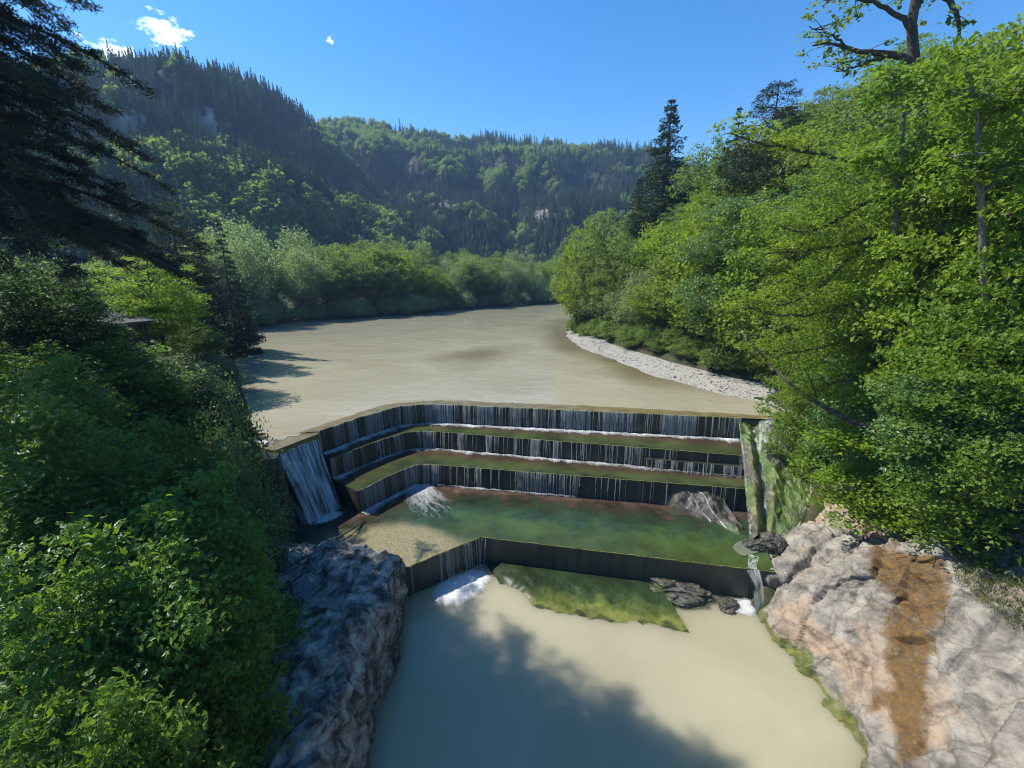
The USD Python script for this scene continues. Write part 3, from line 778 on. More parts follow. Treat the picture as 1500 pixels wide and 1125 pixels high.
M_FOAM = mat('foam', {
    'g': ('geometry', {}), 'at': ('attribute', {'attribute': 'dens'}), 'n': ('noise_texture', {'scale': 4.5, 'detail': 8.0, 'roughness': .75, 'distortion': 1.2}), 'ad': ('math', {'math_type': 'add'}),
    'mr': ('map_range', {'from_min': .86, 'from_max': 1.38, 'to_min': 0.0, 'to_max': .95, 'clamp': True}),
    'b': ('bump', {'strength': .8, 'distance': .08}), 'p': ('principled_bsdf', {'base_color': (.84, .85, .83), 'roughness': .5}), 't': ('transparent_bsdf', {}), 'm': ('mix_closure', {})},
    [('g.position', 'n.vector'), ('n.fac', 'ad.value1'), ('at.fac', 'ad.value2'), ('ad.value', 'mr.value'), ('mr.result', 'm.fac'), ('n.fac', 'b.height'), ('b.normal', 'p.normal'),
     ('t.BSDF', 'm.closure1'), ('p.BSDF', 'm.closure2')], 'm.closure')
M_SPRAY = mat('spray', {'p': ('principled_bsdf', {'base_color': (.85, .86, .85), 'roughness': .5})}, [], 'p.BSDF')


def outward(line):
    """unit normals of a wall's front line, towards the viewer"""
    p = np.asarray(line, float)
    t = np.gradient(p, axis=0)
    t /= np.linalg.norm(t, axis=1, keepdims=True)
    n = np.stack([t[:, 1], -t[:, 0]], -1)
    return np.where(n[:, 1:] > 0, -n, n)


def curtain(name, label, line, ztop, zbot, density, seed):
    """streaks that leave the edge and fall to the step below; density(s) in 0..1 along the line"""
    r = np.random.default_rng(seed)
    p = resample_corners(line, .032)
    nrm = outward(p)
    s = np.linspace(0, 1, len(p))
    parts = []
    clump = fbm(np.stack([s * 46, 0 * s, 0 * s], -1), 3, seed)
    for i in range(len(p)):
        dn = density(s[i])
        if r.random() > dn * (.14 + 1.6 * sstep(clump[i], .40, .70)):
            continue
        w = r.uniform(.006, .022) * (1.9 if r.random() < .15 else 1)
        ln = 1.0 if r.random() < .8 else r.uniform(.4, .9)
        zt, zb = ztop + .03, ztop + (zbot - ztop) * ln
        k = 6
        t = np.linspace(0, 1, k)
        out_ = .05 + .22 * np.sqrt(t) * r.uniform(.5, 1.1)
        zz = zt + (zb - zt) * t
        tx = np.array([-nrm[i, 1], nrm[i, 0]])
        jit = np.cumsum(r.normal(size=k)) * .008
        ww = w * np.linspace(1, r.uniform(.5, 1.3), k)
        cxy = p[i] + nrm[i] * out_[:, None] + tx * jit[:, None]
        ring = [np.concatenate([cxy + tx * (ww * ca_)[:, None] + nrm[i] * (ww * sa_)[:, None], zz[:, None]], -1) for ca_, sa_ in ((-1, 0), (0, 1), (1, 0), (0, -1))]
        V = np.stack(ring + ring[:1], 1).reshape(-1, 3)
        parts.append((V, grid_faces(k, 5)))
    if not parts:
        return
    o = obj(name, join(parts), M_STREAM, smooth=True)
    tag(o, label, 'falling water', None, 'stuff')


front = lambda a, b: (lambda s: a if s < b else 0)
CR = CREST_F[1:]
curtain('water_curtain', 'thin white threads of water over the topmost weir wall', CR, 0.06, Z[1], lambda s: 1.25 if s < .68 else .75, 51)
curtain('water_curtain', 'thin white threads of water over the second weir wall from the top', E1, Z[1], Z[2], lambda s: (.22 if s < .35 else .6) if s < .70 else .42, 52)
curtain('water_curtain', 'thin white threads of water over the third weir wall, mostly at its left', E2, Z[2], Z[3], lambda s: (.03 if s < .3 else .18 if s < .5 else .40) if s < .76 else .5, 53)
curtain('water_curtain', 'sheet of threads over the left corner of the lowest weir wall', [(-2.0, 30.3), (-2.5, 30.6), (-7.6, 26.8)], Z[3], ZW, lambda s: .95 if .1 < s < .62 else .18, 54)
curtain('water_curtain', 'short threads over the mossy ledge at the right of the second wall', [(21.6, 36.55), (12.8, 38.5)], -3.1, Z[2], lambda s: .4, 55)


def veil(name, label, A, B, nu=26, nv=22, bulge=.2, seed=0, m=M_VEIL, cat='falling water'):
    """a smooth sheet of water; A, B: the two sides as polylines from top to bottom"""
    a, b = smooth_path(A, nv), smooth_path(B, nv)
    t = np.linspace(0, 1, nu)[None, :, None]
    V = a[:, None] * (1 - t) + b[:, None] * t
    nz = fbm(np.stack([t[..., 0] * 9 + 0 * V[..., 0], .6 * np.linspace(0, 1, nv)[:, None] + 0 * V[..., 0], 0 * V[..., 0]], -1), 3, seed) - .5
    V = V + np.array([.5, -.8, .35]) * (bulge * nz + .10)[..., None]
    wid = np.linalg.norm(b - a, axis=1).mean()
    o = obj(name, (V.reshape(-1, 3), grid_faces(nv, nu)), m, smooth=True, attrs={'across': (t[..., 0] * wid * 3.5 + 0 * V[..., 0]).ravel() + seed * 9, 'along': (np.linspace(0, 1.6, nv)[:, None] + 0 * V[..., 0]).ravel()} | ({'across': (t[..., 0] * 9 + 0 * V[..., 0]).ravel(), 'fade': (np.linspace(0, 1.6, nv)[:, None] + 2.2 * np.abs(t[..., 0] - .45) ** 2).ravel(), 'along': (np.linspace(0, 3.6, nv)[:, None] + 0 * V[..., 0]).ravel()} if m is M_FAN else {}))
    tag(o, label, cat)
    return o


veil('chute_fall', 'smooth white veil sliding down the broad chute at the left end of the weir', [lipA, midA, footA], [lipB, midB, footB], seed=3)
veil('chute_fall', 'narrow bluish stream of water at the far left edge of the weir', [at_z(398, 678, -1.6), at_z(418, 725, -4.0), at_z(440, 768, -6.2)], [at_z(409, 678, -1.6), at_z(432, 725, -4.0), at_z(458, 768, -6.2)], nu=12, seed=4)


def foam_band(name, label, line, z, width, seed, dens=.62, lift=.12):
    p = resample_corners(line, .12)
    n = outward(p)
    nv = 14
    t = np.linspace(-.12, 1, nv)
    XY = p[:, None] + n[:, None] * (t[None, :, None] * width)
    nz = fbm(np.concatenate([XY * 2.2, 0 * XY[..., :1]], -1), 4, seed)
    al = np.concatenate([[0], np.cumsum(np.linalg.norm(np.diff(p, axis=0), axis=1))])
    fing = .35 + 1.3 * fbm(np.stack([al * 1.6, 0 * al, 0 * al + seed], -1), 4, seed + 7)[:, None] ** 1.3
    prof = np.exp(-(np.maximum(t[None] - .10, 0) / (.50 * fing)) ** 2) * sstep(t[None], -.12, .06)
    zz = z + .05 + lift * prof * nz * 1.6
    D = dens * prof ** .7 * (.65 + .7 * fbm(np.concatenate([XY[:, :1] * .7 + 0 * XY, 0 * XY[..., :1]], -1), 3, seed + 3))
    o = obj(name, face_up(np.concatenate([XY, zz[..., None]], -1).reshape(-1, 3), grid_faces(len(p), nv)), M_FOAM, smooth=True, attrs={'dens': D.ravel()})
    tag(o, label, 'foam')


def off(line, d):
    p = np.asarray(line, float)
    return [tuple(x) for x in p + outward(p) * d]


foam_band('foam_line', 'line of white foam at the foot of the topmost weir wall', off(CR, .25), Z[1] + .05, 1.8, 61, .62)
foam_band('foam_line', 'line of white foam at the foot of the second weir wall', off(E1, .2), Z[2] + .05, 1.5, 62, .56)
foam_band('foam_line', 'line of white foam at the foot of the third weir wall', off(E2[1:], .2), Z[3] + .07, 1.8, 63, .60)
foam_band('foam_line', 'faint foam at the foot of the third weir wall towards the right', off([(6, 37.1), (-8.2, 39.6)], .2), Z[3] + .07, .9, 64, .50)


def foam_patch(name, label, c, rx_, ry_, rot, z, seed, dens=.9, lift=.25, n=60):
    g = np.linspace(-1, 1, n)
    A, B = np.meshgrid(g, g, indexing='ij')
    ca, sa = math.cos(rot), math.sin(rot)
    X, Y = c[0] + A * rx_ * ca - B * ry_ * sa, c[1] + A * rx_ * sa + B * ry_ * ca
    nz = fbm(np.stack([X * 1.8, Y * 1.8, 0 * X], -1), 5, seed)
    rr = np.clip(1 - np.hypot(A, B) + .5 * (fbm(np.stack([X * .8, Y * .8, 0 * X], -1), 3, seed + 2) - .5), 0, 1)
    zz = z + .02 + lift * nz * sstep(rr, 0, .7)
    o = obj(name, (np.stack([X, Y, zz], -1).reshape(-1, 3), grid_faces(n, n)), M_FOAM, smooth=True, attrs={'dens': (dens * sstep(rr, 0.02, .55)).ravel()})
    tag(o, label, 'foam')


c = at_z(680, 860, ZW)
foam_patch('splash', 'churning white splash in the pool under the left corner of the lowest wall', (c[0], c[1]), 3.8, 2.2, .75, ZW, 71, .74, .28)
veil('water_fan', 'fan of white water spreading over the broad lowest step from its inner left corner', [(-9.7, 39.2, Z[3] + .10), (-10.0, 36.5, Z[3] + .08), (-9.4, 34.2, Z[3] + .06), (-7.0, 31.2, Z[3] + .05)], [(-7.9, 39.4, Z[3] + .10), (-6.6, 37.6, Z[3] + .08), (-4.6, 35.6, Z[3] + .06), (-2.6, 32.4, Z[3] + .05)], nu=40, nv=40, bulge=0.05, seed=6, m=M_FAN, cat='white water')
foam_patch('splash', 'white water spreading at the foot of the left chute', (-15.7, 33.2), 2.4, 1.1, .95, Z[3] + .06, 73, .66, .22)
c2 = at_z(1092, 890, ZW)
foam_patch('splash', 'small bright splash where the right hand jet meets the pool', (c2[0], c2[1]), 1.5, 1.0, .2, ZW, 74, .64, .25)

def droplets(name, label, c, rad, n, hgt, seed):
    r = np.random.default_rng(seed)
    q = r.normal(size=(n, 2)) * rad
    z = ZW + np.abs(r.normal(size=n)) * hgt * np.exp(-(q ** 2).sum(1) / (2 * rad ** 2))
    o = obj(name, leaves(np.column_stack([c[0] + q[:, 0], c[1] + q[:, 1], z]), .06, r, .0, 'rhomb', asp=.4), M_SPRAY)
    tag(o, label, 'spray', None, 'stuff')


droplets('spray_drops', 'drops thrown up by the churning splash at the left of the pool', (c[0], c[1]), .9, 900, .5, 75)
droplets('spray_drops', 'drops thrown up where the right hand jet meets the pool', (c2[0], c2[1]), .4, 400, .45, 76)

# ------------------------------------------------------------------ rocks
def rock_mat(name, stops, scale, rough=.75, stretch=(1, 1, 1), bump=.9, crack=.35, cscale=1.1, extra=None, spec=.35):
    nodes = {'g': ('geometry', {}), 'mp': ('mapping', {'scale': stretch}), 'n': ('noise_texture', {'scale': scale, 'detail': 9.0, 'roughness': .68, 'distortion': .5}), 'r': ('rgb_ramp', {'ramp': stops}),
             'nd': ('noise_texture', {'scale': 1.4, 'detail': 4.0}), 'dm': ('mix_color', {'blend_type': 'add', 'fac': .7, 'use_clamp': False}),
             'v': ('voronoi_texture', {'scale': cscale, 'feature': 'distance_to_edge', 'detail': 1.0}), 'vr': ('map_range', {'from_min': 0.0, 'from_max': .030, 'to_min': 1 - crack, 'to_max': 1.0, 'clamp': True}),
             'nc': ('noise_texture', {'scale': cscale * 1.3, 'detail': 5.0, 'roughness': .6, 'distortion': .8}), 'sb': ('math', {'math_type': 'subtract', 'value2': .5}), 'ab': ('math', {'math_type': 'absolute'}), 'cr': ('map_range', {'from_min': 0.0, 'from_max': .010, 'to_min': .80, 'to_max': 1.0, 'clamp': True}), 'mu': ('math', {'math_type': 'multiply'}),
             'hs': ('hsv', {}), 'n2': ('noise_texture', {'scale': 7.0, 'detail': 8.0, 'roughness': .7}), 'hh': ('math', {'math_type': 'multiply_add', 'value2': .5}),
             'b': ('bump', {'strength': bump, 'distance': .10}), 'p': ('principled_bsdf', {'roughness': rough, 'specular_ior_level': spec})}
    links = [('g.position', 'mp.vector'), ('mp.vector', 'n.vector'), ('n.fac', 'r.fac'), ('g.position', 'nd.vector'), ('mp.vector', 'dm.a'), ('nd.color', 'dm.b'), ('dm.result', 'v.vector'), ('v.distance', 'vr.value'), ('mp.vector', 'nc.vector'), ('nc.fac', 'sb.value1'), ('sb.value', 'ab.value1'), ('ab.value', 'cr.value'), ('cr.result', 'mu.value1'), ('vr.result', 'mu.value2'), ('mu.value', 'hs.value'),
             ('g.position', 'n2.vector'), ('mu.value', 'hh.value1'), ('n2.fac', 'hh.value3'), ('hh.value', 'b.height'), ('b.normal', 'p.normal')]
    last = 'r.color'
    for k, (attr, st, sc) in enumerate(extra or []):
        nodes |= {f'at{k}': ('attribute', {'attribute': attr}), f'nn{k}': ('noise_texture', {'scale': sc, 'detail': 7.0, 'roughness': .7}), f'rr{k}': ('rgb_ramp', {'ramp': st}),
                  f'ad{k}': ('math', {'math_type': 'add'}), f'mr{k}': ('map_range', {'from_min': .80, 'from_max': 1.20, 'to_min': 0.0, 'to_max': .95, 'clamp': True}), f'mx{k}': ('mix_color', {})}
        links += [('g.position', f'nn{k}.vector'), (f'nn{k}.fac', f'rr{k}.fac'), (f'nn{k}.fac', f'ad{k}.value1'), (f'at{k}.fac', f'ad{k}.value2'), (f'ad{k}.value', f'mr{k}.value'), (f'mr{k}.result', f'mx{k}.fac'),
                  (last, f'mx{k}.a'), (f'rr{k}.color', f'mx{k}.b')]
        last = f'mx{k}.result'
    links += [(last, 'hs.color'), ('hs.color', 'p.base_color')]
    return mat(name, nodes, links, 'p.BSDF')


def displace(V, n, m, fn):
    G = V.reshape(n, m, 3)
    du, dv = np.gradient(G, axis=0), np.gradient(G, axis=1)
    N = np.cross(du, dv)
    N /= np.linalg.norm(N, axis=-1, keepdims=True) + 1e-9
    N = np.where(N[..., 2:] < 0, -N, N)
    return (G + N * fn(G)[..., None]).reshape(-1, 3)


def cells(p, seed):
    """blocky offsets: a random height per jittered cell, and the distance to the cell's border"""
    q = np.asarray(p, float)
    base = np.floor(q)
    best, second, val = np.full(q.shape[:-1], 9.0), np.full(q.shape[:-1], 9.0), np.zeros(q.shape[:-1])
    for o_ in np.ndindex(3, 3, 3):
        cc = base + np.array(o_) - 1
        hsh = np.sin(cc @ np.array([127.1, 311.7, 74.7]) + seed) * 43758.5453
        j = np.stack([(hsh % 1), (hsh * 1.37 % 1), (hsh * 2.11 % 1)], -1)
        d = np.linalg.norm(cc + j - q, axis=-1)
        nb_ = d < best
        second = np.where(nb_, best, np.minimum(second, d))
        val = np.where(nb_, (hsh * 3.7) % 1, val)
        best = np.where(nb_, d, best)
    return val, second - best


def inpoly(poly, X, Y, soft=.0):
    P = Polygon(poly)
    pts_ = shapely.points(X.ravel(), Y.ravel())
    d = shapely.distance(P.exterior, pts_)
    ins = shapely.contains_xy(P, X.ravel(), Y.ravel())
    return np.where(ins, d, -d).reshape(X.shape)


# right hand limestone cliff
CL_LINE = [(12.0, -8), (13.0, 0), (14.6, 9.0), (15.8, 15.6), (16.4, 18.1), (16.8, 20.0), (16.5, 21.9), (16.2, 24.9), (17.3, 26.6), (19.6, 28.4), (25.4, 33.2), (30, 38)]
dcol = np.concatenate([np.linspace(-.8, 0, 5), np.linspace(.08, 12.5, 190)])
line = resample(smooth_path([(x, y, 0) for x, y in CL_LINE], 60)[:, :2], 560)
nrm = -outward(line)
tl = np.gradient(line, axis=0); tl /= np.linalg.norm(tl, axis=1, keepdims=True)
nrm = np.stack([tl[:, 1], -tl[:, 0]], -1)
from scipy.ndimage import gaussian_filter1d
nrm = gaussian_filter1d(nrm, 42, axis=0); nrm /= np.linalg.norm(nrm, axis=1, keepdims=True)
XY = line[:, None] + nrm[:, None] * dcol[None, :, None]
yy = XY[..., 1]
dd = np.broadcast_to(dcol, XY.shape[:2])
zz = np.where(dd < 0, -9.0 + 3.0 * dd, -9.0 + 1.15 * np.minimum(dd, 2.2) + .98 * np.clip(dd - 2.2, 0, 5) + .55 * np.clip(dd - 7.2, 0, 20))
mossbase = -5.9 + .5 * (yy - 28.6)
zz = np.where(line[:, None, 1] > 27, np.maximum(zz, mossbase - .4 + .75 * np.minimum(dd, 4)), zz)
V = np.concatenate([XY, zz[..., None]], -1)


def cliff_disp(G):
    # beds dip along the face: long blocks, split by joints
    c_, s_ = math.cos(.5), math.sin(.5)
    A_ = G[..., 0] * c_ + G[..., 1] * s_
    B_ = -G[..., 0] * s_ + G[..., 1] * c_
    q = np.stack([A_ * .17, B_ * .42, G[..., 2] * .22], -1)
    w = q + .28 * np.stack([fbm(G * .35 + k, 3, 70 + k) for k in range(3)], -1)
    val, edge = cells(w, 5.1)
    q2 = np.stack([A_ * .45, B_ * 1.15, G[..., 2] * .6], -1) + .4 * np.stack([fbm(G * .7 + k, 3, 75 + k) for k in range(3)], -1)
    val2, edge2 = cells(q2, 9.7)
    rough = sstep(fbm(G * .3, 3, 90), .40, .62)
    h = (fbm(G * .20, 3, 81) - .5) * 1.2 + (val - .5) * .62 - .14 * (1 - sstep(edge, 0, .05)) + rough * ((val2 - .5) * .34 - .10 * (1 - sstep(edge2, 0, .06))) + (fbm(G * np.array([.7, .45, .6]) + 3, 3, 84) - .5) * .9 + (np.abs(fbm(G * np.array([1.1, .55, .9]), 4, 85) - .5) - .12) * 1.1 + (fbm(G * 1.5, 5, 82) - .5) * (.25 + .55 * rough)
    return h


Vd = displace(V, *XY.shape[:2], cliff_disp)
Xc, Yc = Vd[:, 0].reshape(XY.shape[:2]), Vd[:, 1].reshape(XY.shape[:2])
Zc = Vd[:, 2].reshape(XY.shape[:2])


def project(V):
    y = V[..., 1] * math.cos(PITCH) - (V[..., 2] - CH) * math.sin(PITCH)
    up = V[..., 1] * math.sin(PITCH) + (V[..., 2] - CH) * math.cos(PITCH)
    return 750 + CF * V[..., 0] / y, 562.5 - CF * up / y


# the stain, the pinkish bands and the waterline growth lie on the rock itself; their outlines in plan
Gc = Vd.reshape(*XY.shape[:2], 3)


def rock_outline(px_pts):
    """where the listed sight lines meet the rock: outline in (along, up-slope) cells"""
    U, Vv = project(Gc)
    return [np.unravel_index(np.argmin((U - u) ** 2 + (Vv - v) ** 2), U.shape) for u, v in px_pts]


II, JJ = np.meshgrid(np.arange(XY.shape[0]), np.arange(XY.shape[1]), indexing='ij')
stain_o = rock_outline([(1318, 800), (1385, 820), (1392, 880), (1372, 940), (1366, 1040), (1350, 1124), (1318, 1124), (1300, 1040), (1260, 1055), (1290, 1010), (1302, 950), (1288, 930), (1310, 880)])
wjit = (fbm(Gc * 1.3, 4, 91) - .5)
stain = sstep(inpoly(stain_o, II.astype(float), JJ.astype(float)) / 10 + wjit * 1.2, -.7, .5)
stain2_o = rock_outline([(1465, 1060), (1480, 1085), (1497, 1124), (1445, 1124), (1452, 1085)])
stain = np.maximum(stain, sstep(inpoly(stain2_o, II.astype(float), JJ.astype(float)) / 13 + wjit, -.4, .9))
pink = sstep(fbm(Gc * np.array([.35, .22, .3]) + 11, 3, 95), .46, .62) * (1 - sstep(dd, 7.5, 9.5))
pinkline = rock_outline([(1150, 890), (1185, 850), (1215, 880), (1190, 950), (1165, 960)])
pink = np.maximum(pink, sstep(inpoly(pinkline, II.astype(float), JJ.astype(float)) / 13 + wjit, -.2, .8))
turf_o = rock_outline([(1392, 790), (1410, 850), (1450, 900), (1499, 940), (1499, 720), (1440, 720)])
turf = sstep(inpoly(turf_o, II.astype(float), JJ.astype(float)) / 13 + wjit * 1.5, -.6, .8)
band = rock_outline([(1320, 830), (1300, 900), (1285, 960), (1245, 1030), (1215, 1000), (1240, 930), (1290, 860)])
pink = np.maximum(pink, sstep(inpoly(band, II.astype(float), JJ.astype(float)) / 14 + wjit, -.3, .8))
algae = sstep(-Zc + wjit * 1.4, 7.6, 8.5)
M_CLIFF = rock_mat('limestone', [(.30, (.085, .078, .066)), (.43, (.17, .152, .125)), (.54, (.27, .24, .195)), (.70, (.39, .345, .27))], .9, .85, (1, 1, 1), 1.0, .30, .42,
                   extra=[('pink', [(.3, (.24, .155, .095)), (.5, (.34, .235, .15)), (.75, (.42, .32, .22))], 1.5), ('stain', [(.3, (.045, .026, .008)), (.45, (.10, .052, .013)), (.6, (.175, .095, .022)), (.75, (.27, .17, .06))], 4.5),
                          ('algae', [(.3, (.03, .05, .01)), (.5, (.10, .12, .02)), (.7, (.22, .20, .04))], 1.6), ('turf', [(.3, (.05, .06, .015)), (.5, (.10, .105, .03)), (.7, (.20, .17, .09))], 2.2)])
cliff = obj('limestone_cliff', (Vd, grid_faces(*XY.shape[:2])), M_CLIFF, smooth=40) if False else obj('limestone_cliff', face_up(Vd, grid_faces(*XY.shape[:2])), M_CLIFF, smooth=True, attrs={'pink': pink.ravel() * .58, 'stain': stain.ravel() * .70, 'algae': algae.ravel() * .7, 'turf': turf.ravel() * .7})
tag(cliff, 'sunlit grey and pinkish limestone cliff with an orange seep stain beside the pool', 'cliff')

# mossy wet slope between the weir's right end and the cliff
n1, n2 = 120, 110
sl = np.linspace(0, 1, n1)[:, None]; sw = np.linspace(0, 1, n2)[None]
yl = 41.35 + (30.0 - 41.35) * sl
xl = 22.6 + (18.5 - 22.6) * sl
xr = 33.5 + (22.5 - 33.5) * sl ** .9
Xm = xl + (xr - xl) * sw
Ym = yl + (-.9) * sw * (1 - sl)
q3 = np.stack([Xm, Ym, 0 * Xm], -1)
wn = (fbm(q3 * .35, 3, 33) - .5)
side = sw * (xr - xl)
Zm = -.12 - 6.1 * sl ** 1.05 + .8 * sstep(side, 2.5, 8) * sl
rib = np.exp(-((side - .75 - .9 * wn) / (.34 + .25 * sl)) ** 2) * sstep(sl, .12, .3)
groove = np.exp(-((side - 1.55 - .3 * wn) / .35) ** 2)
rib2 = np.exp(-((side - 5.2 + 4.2 * sl + 2.2 * wn) / .50) ** 2) * sstep(sl, .25, .5)
Zm = Zm + .55 * rib - .50 * groove + .40 * rib2 + .9 * wn + .55 * (fbm(q3 * 1.1, 4, 34) - .5) + .22 * (cells(q3 * np.array([1.8, 1.1, 1]), 3.3)[0] - .5)
ribm = np.clip(rib * 1.0 + rib2 * .8, 0, 1) * .52
green = sstep(fbm(q3 * np.array([.8, .22, 1]), 3, 35), .40, .62) * .55 + .45 * (1 - sl) ** .7
M_MOSSROCK = rock_mat('mossy_wet_rock', [(.3, (.020, .018, .014)), (.5, (.050, .043, .032)), (.7, (.12, .10, .08))], 2.0, .20, (1, 1, 1), 1.0, .1, 1.8, spec=.7,
                      extra=[('green', [(.3, (.020, .050, .006)), (.5, (.06, .115, .010)), (.7, (.15, .18, .02))], 1.2), ('rib', [(.3, (.055, .060, .010)), (.5, (.15, .135, .030)), (.68, (.34, .27, .15))], 1.6)])
o = obj('mossy_slope', face_up(np.stack([Xm, Ym, Zm], -1).reshape(-1, 3), grid_faces(n1, n2)), M_MOSSROCK, smooth=True, attrs={'green': green.ravel(), 'rib': ribm.ravel()})
tag(o, 'green mossy wet rock slope with tan ribs at the right end of the weir', 'rock')


def slope_pt(s, side_m):
    i = int(round(s * (n1 - 1)))
    w = side_m / float(xr[i, 0] - xl[i, 0])
    j = int(np.clip(round(w * (n2 - 1)), 0, n2 - 1))
    return np.array([Xm[i, j], Ym[i, j], Zm[i, j]])


def rivulet(name, label, path, width, m, lift=.06):
    p = smooth_path(path, 26)
    t = np.gradient(p[:, :2], axis=0)
    t /= np.linalg.norm(t, axis=1, keepdims=True) + 1e-9
    n = np.stack([-t[:, 1], t[:, 0]], -1)
    w = np.interp(np.linspace(0, 1, 26), np.linspace(0, 1, len(width)), width)
    cols = []
    for k in np.linspace(-1, 1, 7):
        cols.append(np.concatenate([p[:, :2] + n * (w * k)[:, None], (p[:, 2] + lift * (1 - .6 * k * k))[:, None]], -1))
    G = np.stack(cols, 1)
    o = obj(name, np_face(G), m, smooth=True, attrs={'across': (np.linspace(0, 2.4, 7)[None] + 0 * G[..., 0]).ravel() + path[0][0], 'along': (np.linspace(0, 5, 26)[:, None] + 0 * G[..., 0]).ravel()})
    tag(o, label, 'stream')


def np_face(G):
    return face_up(G.reshape(-1, 3), grid_faces(G.shape[0], G.shape[1]))


rivulet('rivulet', 'thin white stream running down beside the tan rib at the weir end', [slope_pt(s, .12) for s in (.0, .2, .4, .6, .8, .97)], [.03, .04, .05, .05, .06, .08], M_VEIL, .06)
rivulet('rivulet', 'grey stream in the groove right of the tan rib', [slope_pt(s, 1.55) for s in (.05, .2, .4, .6, .8, .98)], [.35, .25, .22, .2, .25, .35], M_VEIL, .10)
rivulet('rivulet', 'glassy water fanning over green moss near the weir crest', [slope_pt(s, b) for s, b in ((.0, 2.6), (.1, 2.4), (.2, 2.1), (.3, 1.8))], [.7, .5, .35, .2], M_VEIL, .08)


def rock_blob(name, label, c, rad, seed, m, cat='rock', amp=.35, sub=5, squash=(1, 1, 1), rot=0.0):
    s = trimesh.creation.icosphere(sub, 1.0)
    v = np.array(s.vertices)
    val, edge = cells(v * 1.5 + seed, seed * 1.3)
    val2, edge2 = cells(v * 4.0 + seed, seed * 2.3)
    k = 1 + amp * (fbm(v * 1.1 + seed, 3, seed) - .5) * 2 + .22 * (val - .5) - .12 * (1 - sstep(edge, 0, .10)) + .10 * (val2 - .5) - .04 * (1 - sstep(edge2, 0, .1)) + .12 * (fbm(v * 5, 4, seed + 1) - .5)
    v = v * k[:, None] * np.array(rad) * np.array(squash)
    ca, sa = math.cos(rot), math.sin(rot)
    v = np.stack([v[:, 0] * ca - v[:, 1] * sa, v[:, 0] * sa + v[:, 1] * ca, v[:, 2]], -1) + np.array(c)
    z_ = np.zeros(len(v))
    mo = sstep(fbm(v * 1.2, 3, seed + 5), .5, .62) * .5
    o = obj(name, (v, np.array(s.faces)), m, smooth=True, attrs={'green': mo, 'rib': z_})
    tag(o, label, cat)


# wet rocks standing on and below the lowest step
n1b, n2b = 60, 50
a = np.linspace(0, 1, n1b)[:, None]; b = np.linspace(0, 1, n2b)[None]
Xr = 12.9 + (18.6 - 12.9) * a + b * (3.0 - 2.2 * a - .6)
Yr = 36.0 - (36.0 - 34.9) * a - b * (4.2 * (.45 + .75 * a))
q4 = np.stack([Xr, Yr, 0 * Xr], -1)
Zr = -4.55 - .12 * a - 1.9 * b ** .9 - 1.6 * (1 - sstep(a, 0, .28)) * (1 - b) + 1.1 * (fbm(q4 * .7, 3, 41) - .5) + .7 * (fbm(q4 * 1.7, 4, 42) - .5)
o = obj('wet_outcrop', face_up(np.stack([Xr, Yr, Zr], -1).reshape(-1, 3), grid_faces(n1b, n2b)), M_MOSSROCK, smooth=True, attrs={'green': (sstep(fbm(q4 * .9, 3, 43), .5, .65) * .5).ravel(), 'rib': np.zeros(Xr.size)})
tag(o, 'glistening dark rock apron with rivulets against the third weir wall', 'rock')
for k, (aa, lab) in enumerate(((.45, 'left of the two narrow rivulets on the glistening rock'), (.62, 'right of the two narrow rivulets on the glistening rock'))):
    i = int(aa * (n1b - 1))
    rivulet('rivulet', lab, [(Xr[i, j], Yr[i, j], Zr[i, j]) for i, j in ((i, 1), (i + 2, 12), (i, 24), (i + 3, 36), (i + 1, 47))], [.03, .05, .07, .06, .11], M_VEIL, .09)
rc = at_z(1000, 868, -8.4)
rock_blob('pool_rock', 'wet black and green boulder under the lowest wall at the right', (rc[0] - .2, rc[1] + .4, -8.7), (2.6, 1.6, .95), 7, M_MOSSROCK, rot=-.35)
rc = at_z(1132, 870, -8.2)
rock_blob('pool_rock', 'dark wet rock right of the small jet below the weir', (rc[0], rc[1] + .5, -8.8), (.9, 1.3, 1.1), 8, M_MOSSROCK)
rock_blob('pool_rock', 'dark wet rock left of the small jet below the weir', (15.2, 25.9, -8.9), (.8, .8, .7), 9, M_MOSSROCK)
# small pool basin and the jet
M_MILK = water_mat('milky_pool', [(.3, (.10, .115, .075)), (.7, (.18, .19, .135))], .15, (1.2, 4.0, .15, .15), False)
pts_ = [at_z(1094 + 19 * math.cos(t_) * (1 + .12 * math.sin(2 * t_ + .6)), 803 + 10.5 * math.sin(t_) * (1 + .15 * math.cos(3 * t_)), -6.17) for t_ in np.linspace(0, 2 * np.pi, 30, endpoint=False)]
pc = np.mean(pts_, axis=0)
pts_ = np.vstack([pts_])
npt = len(pts_)
o = obj('plunge_pool', (np.vstack([[pc], pts_]), np.array([[0, (k + 1) % npt + 1, k + 1] for k in range(npt)])), M_MILK)
tag(o, 'little milky pool at the foot of the rivulets', 'water')
rivulet('rivulet', 'short stream running from the little milky pool to the step edge', [at_z(1104, 814, -6.2), at_z(1103, 822, -6.22), at_z(1102, 829, -6.22), at_z(1102, 834.5, -6.24)], [.34, .30, .28, .30], M_VEIL, .05)
j0 = at_z(1101, 834.5, -6.25)
wq = np.array([.45, .02, 0])
veil('water_jet', 'narrow white jet falling from the last step into the pool at right', [j0 - wq, j0 - wq * .8 + [0, -.9, -.9], j0 - wq * .7 + [0, -1.3, -2.5]], [j0 + wq, j0 + wq * .8 + [0, -.9, -.9], j0 + wq * .7 + [0, -1.3, -2.5]], nu=10, seed=9, bulge=.1)

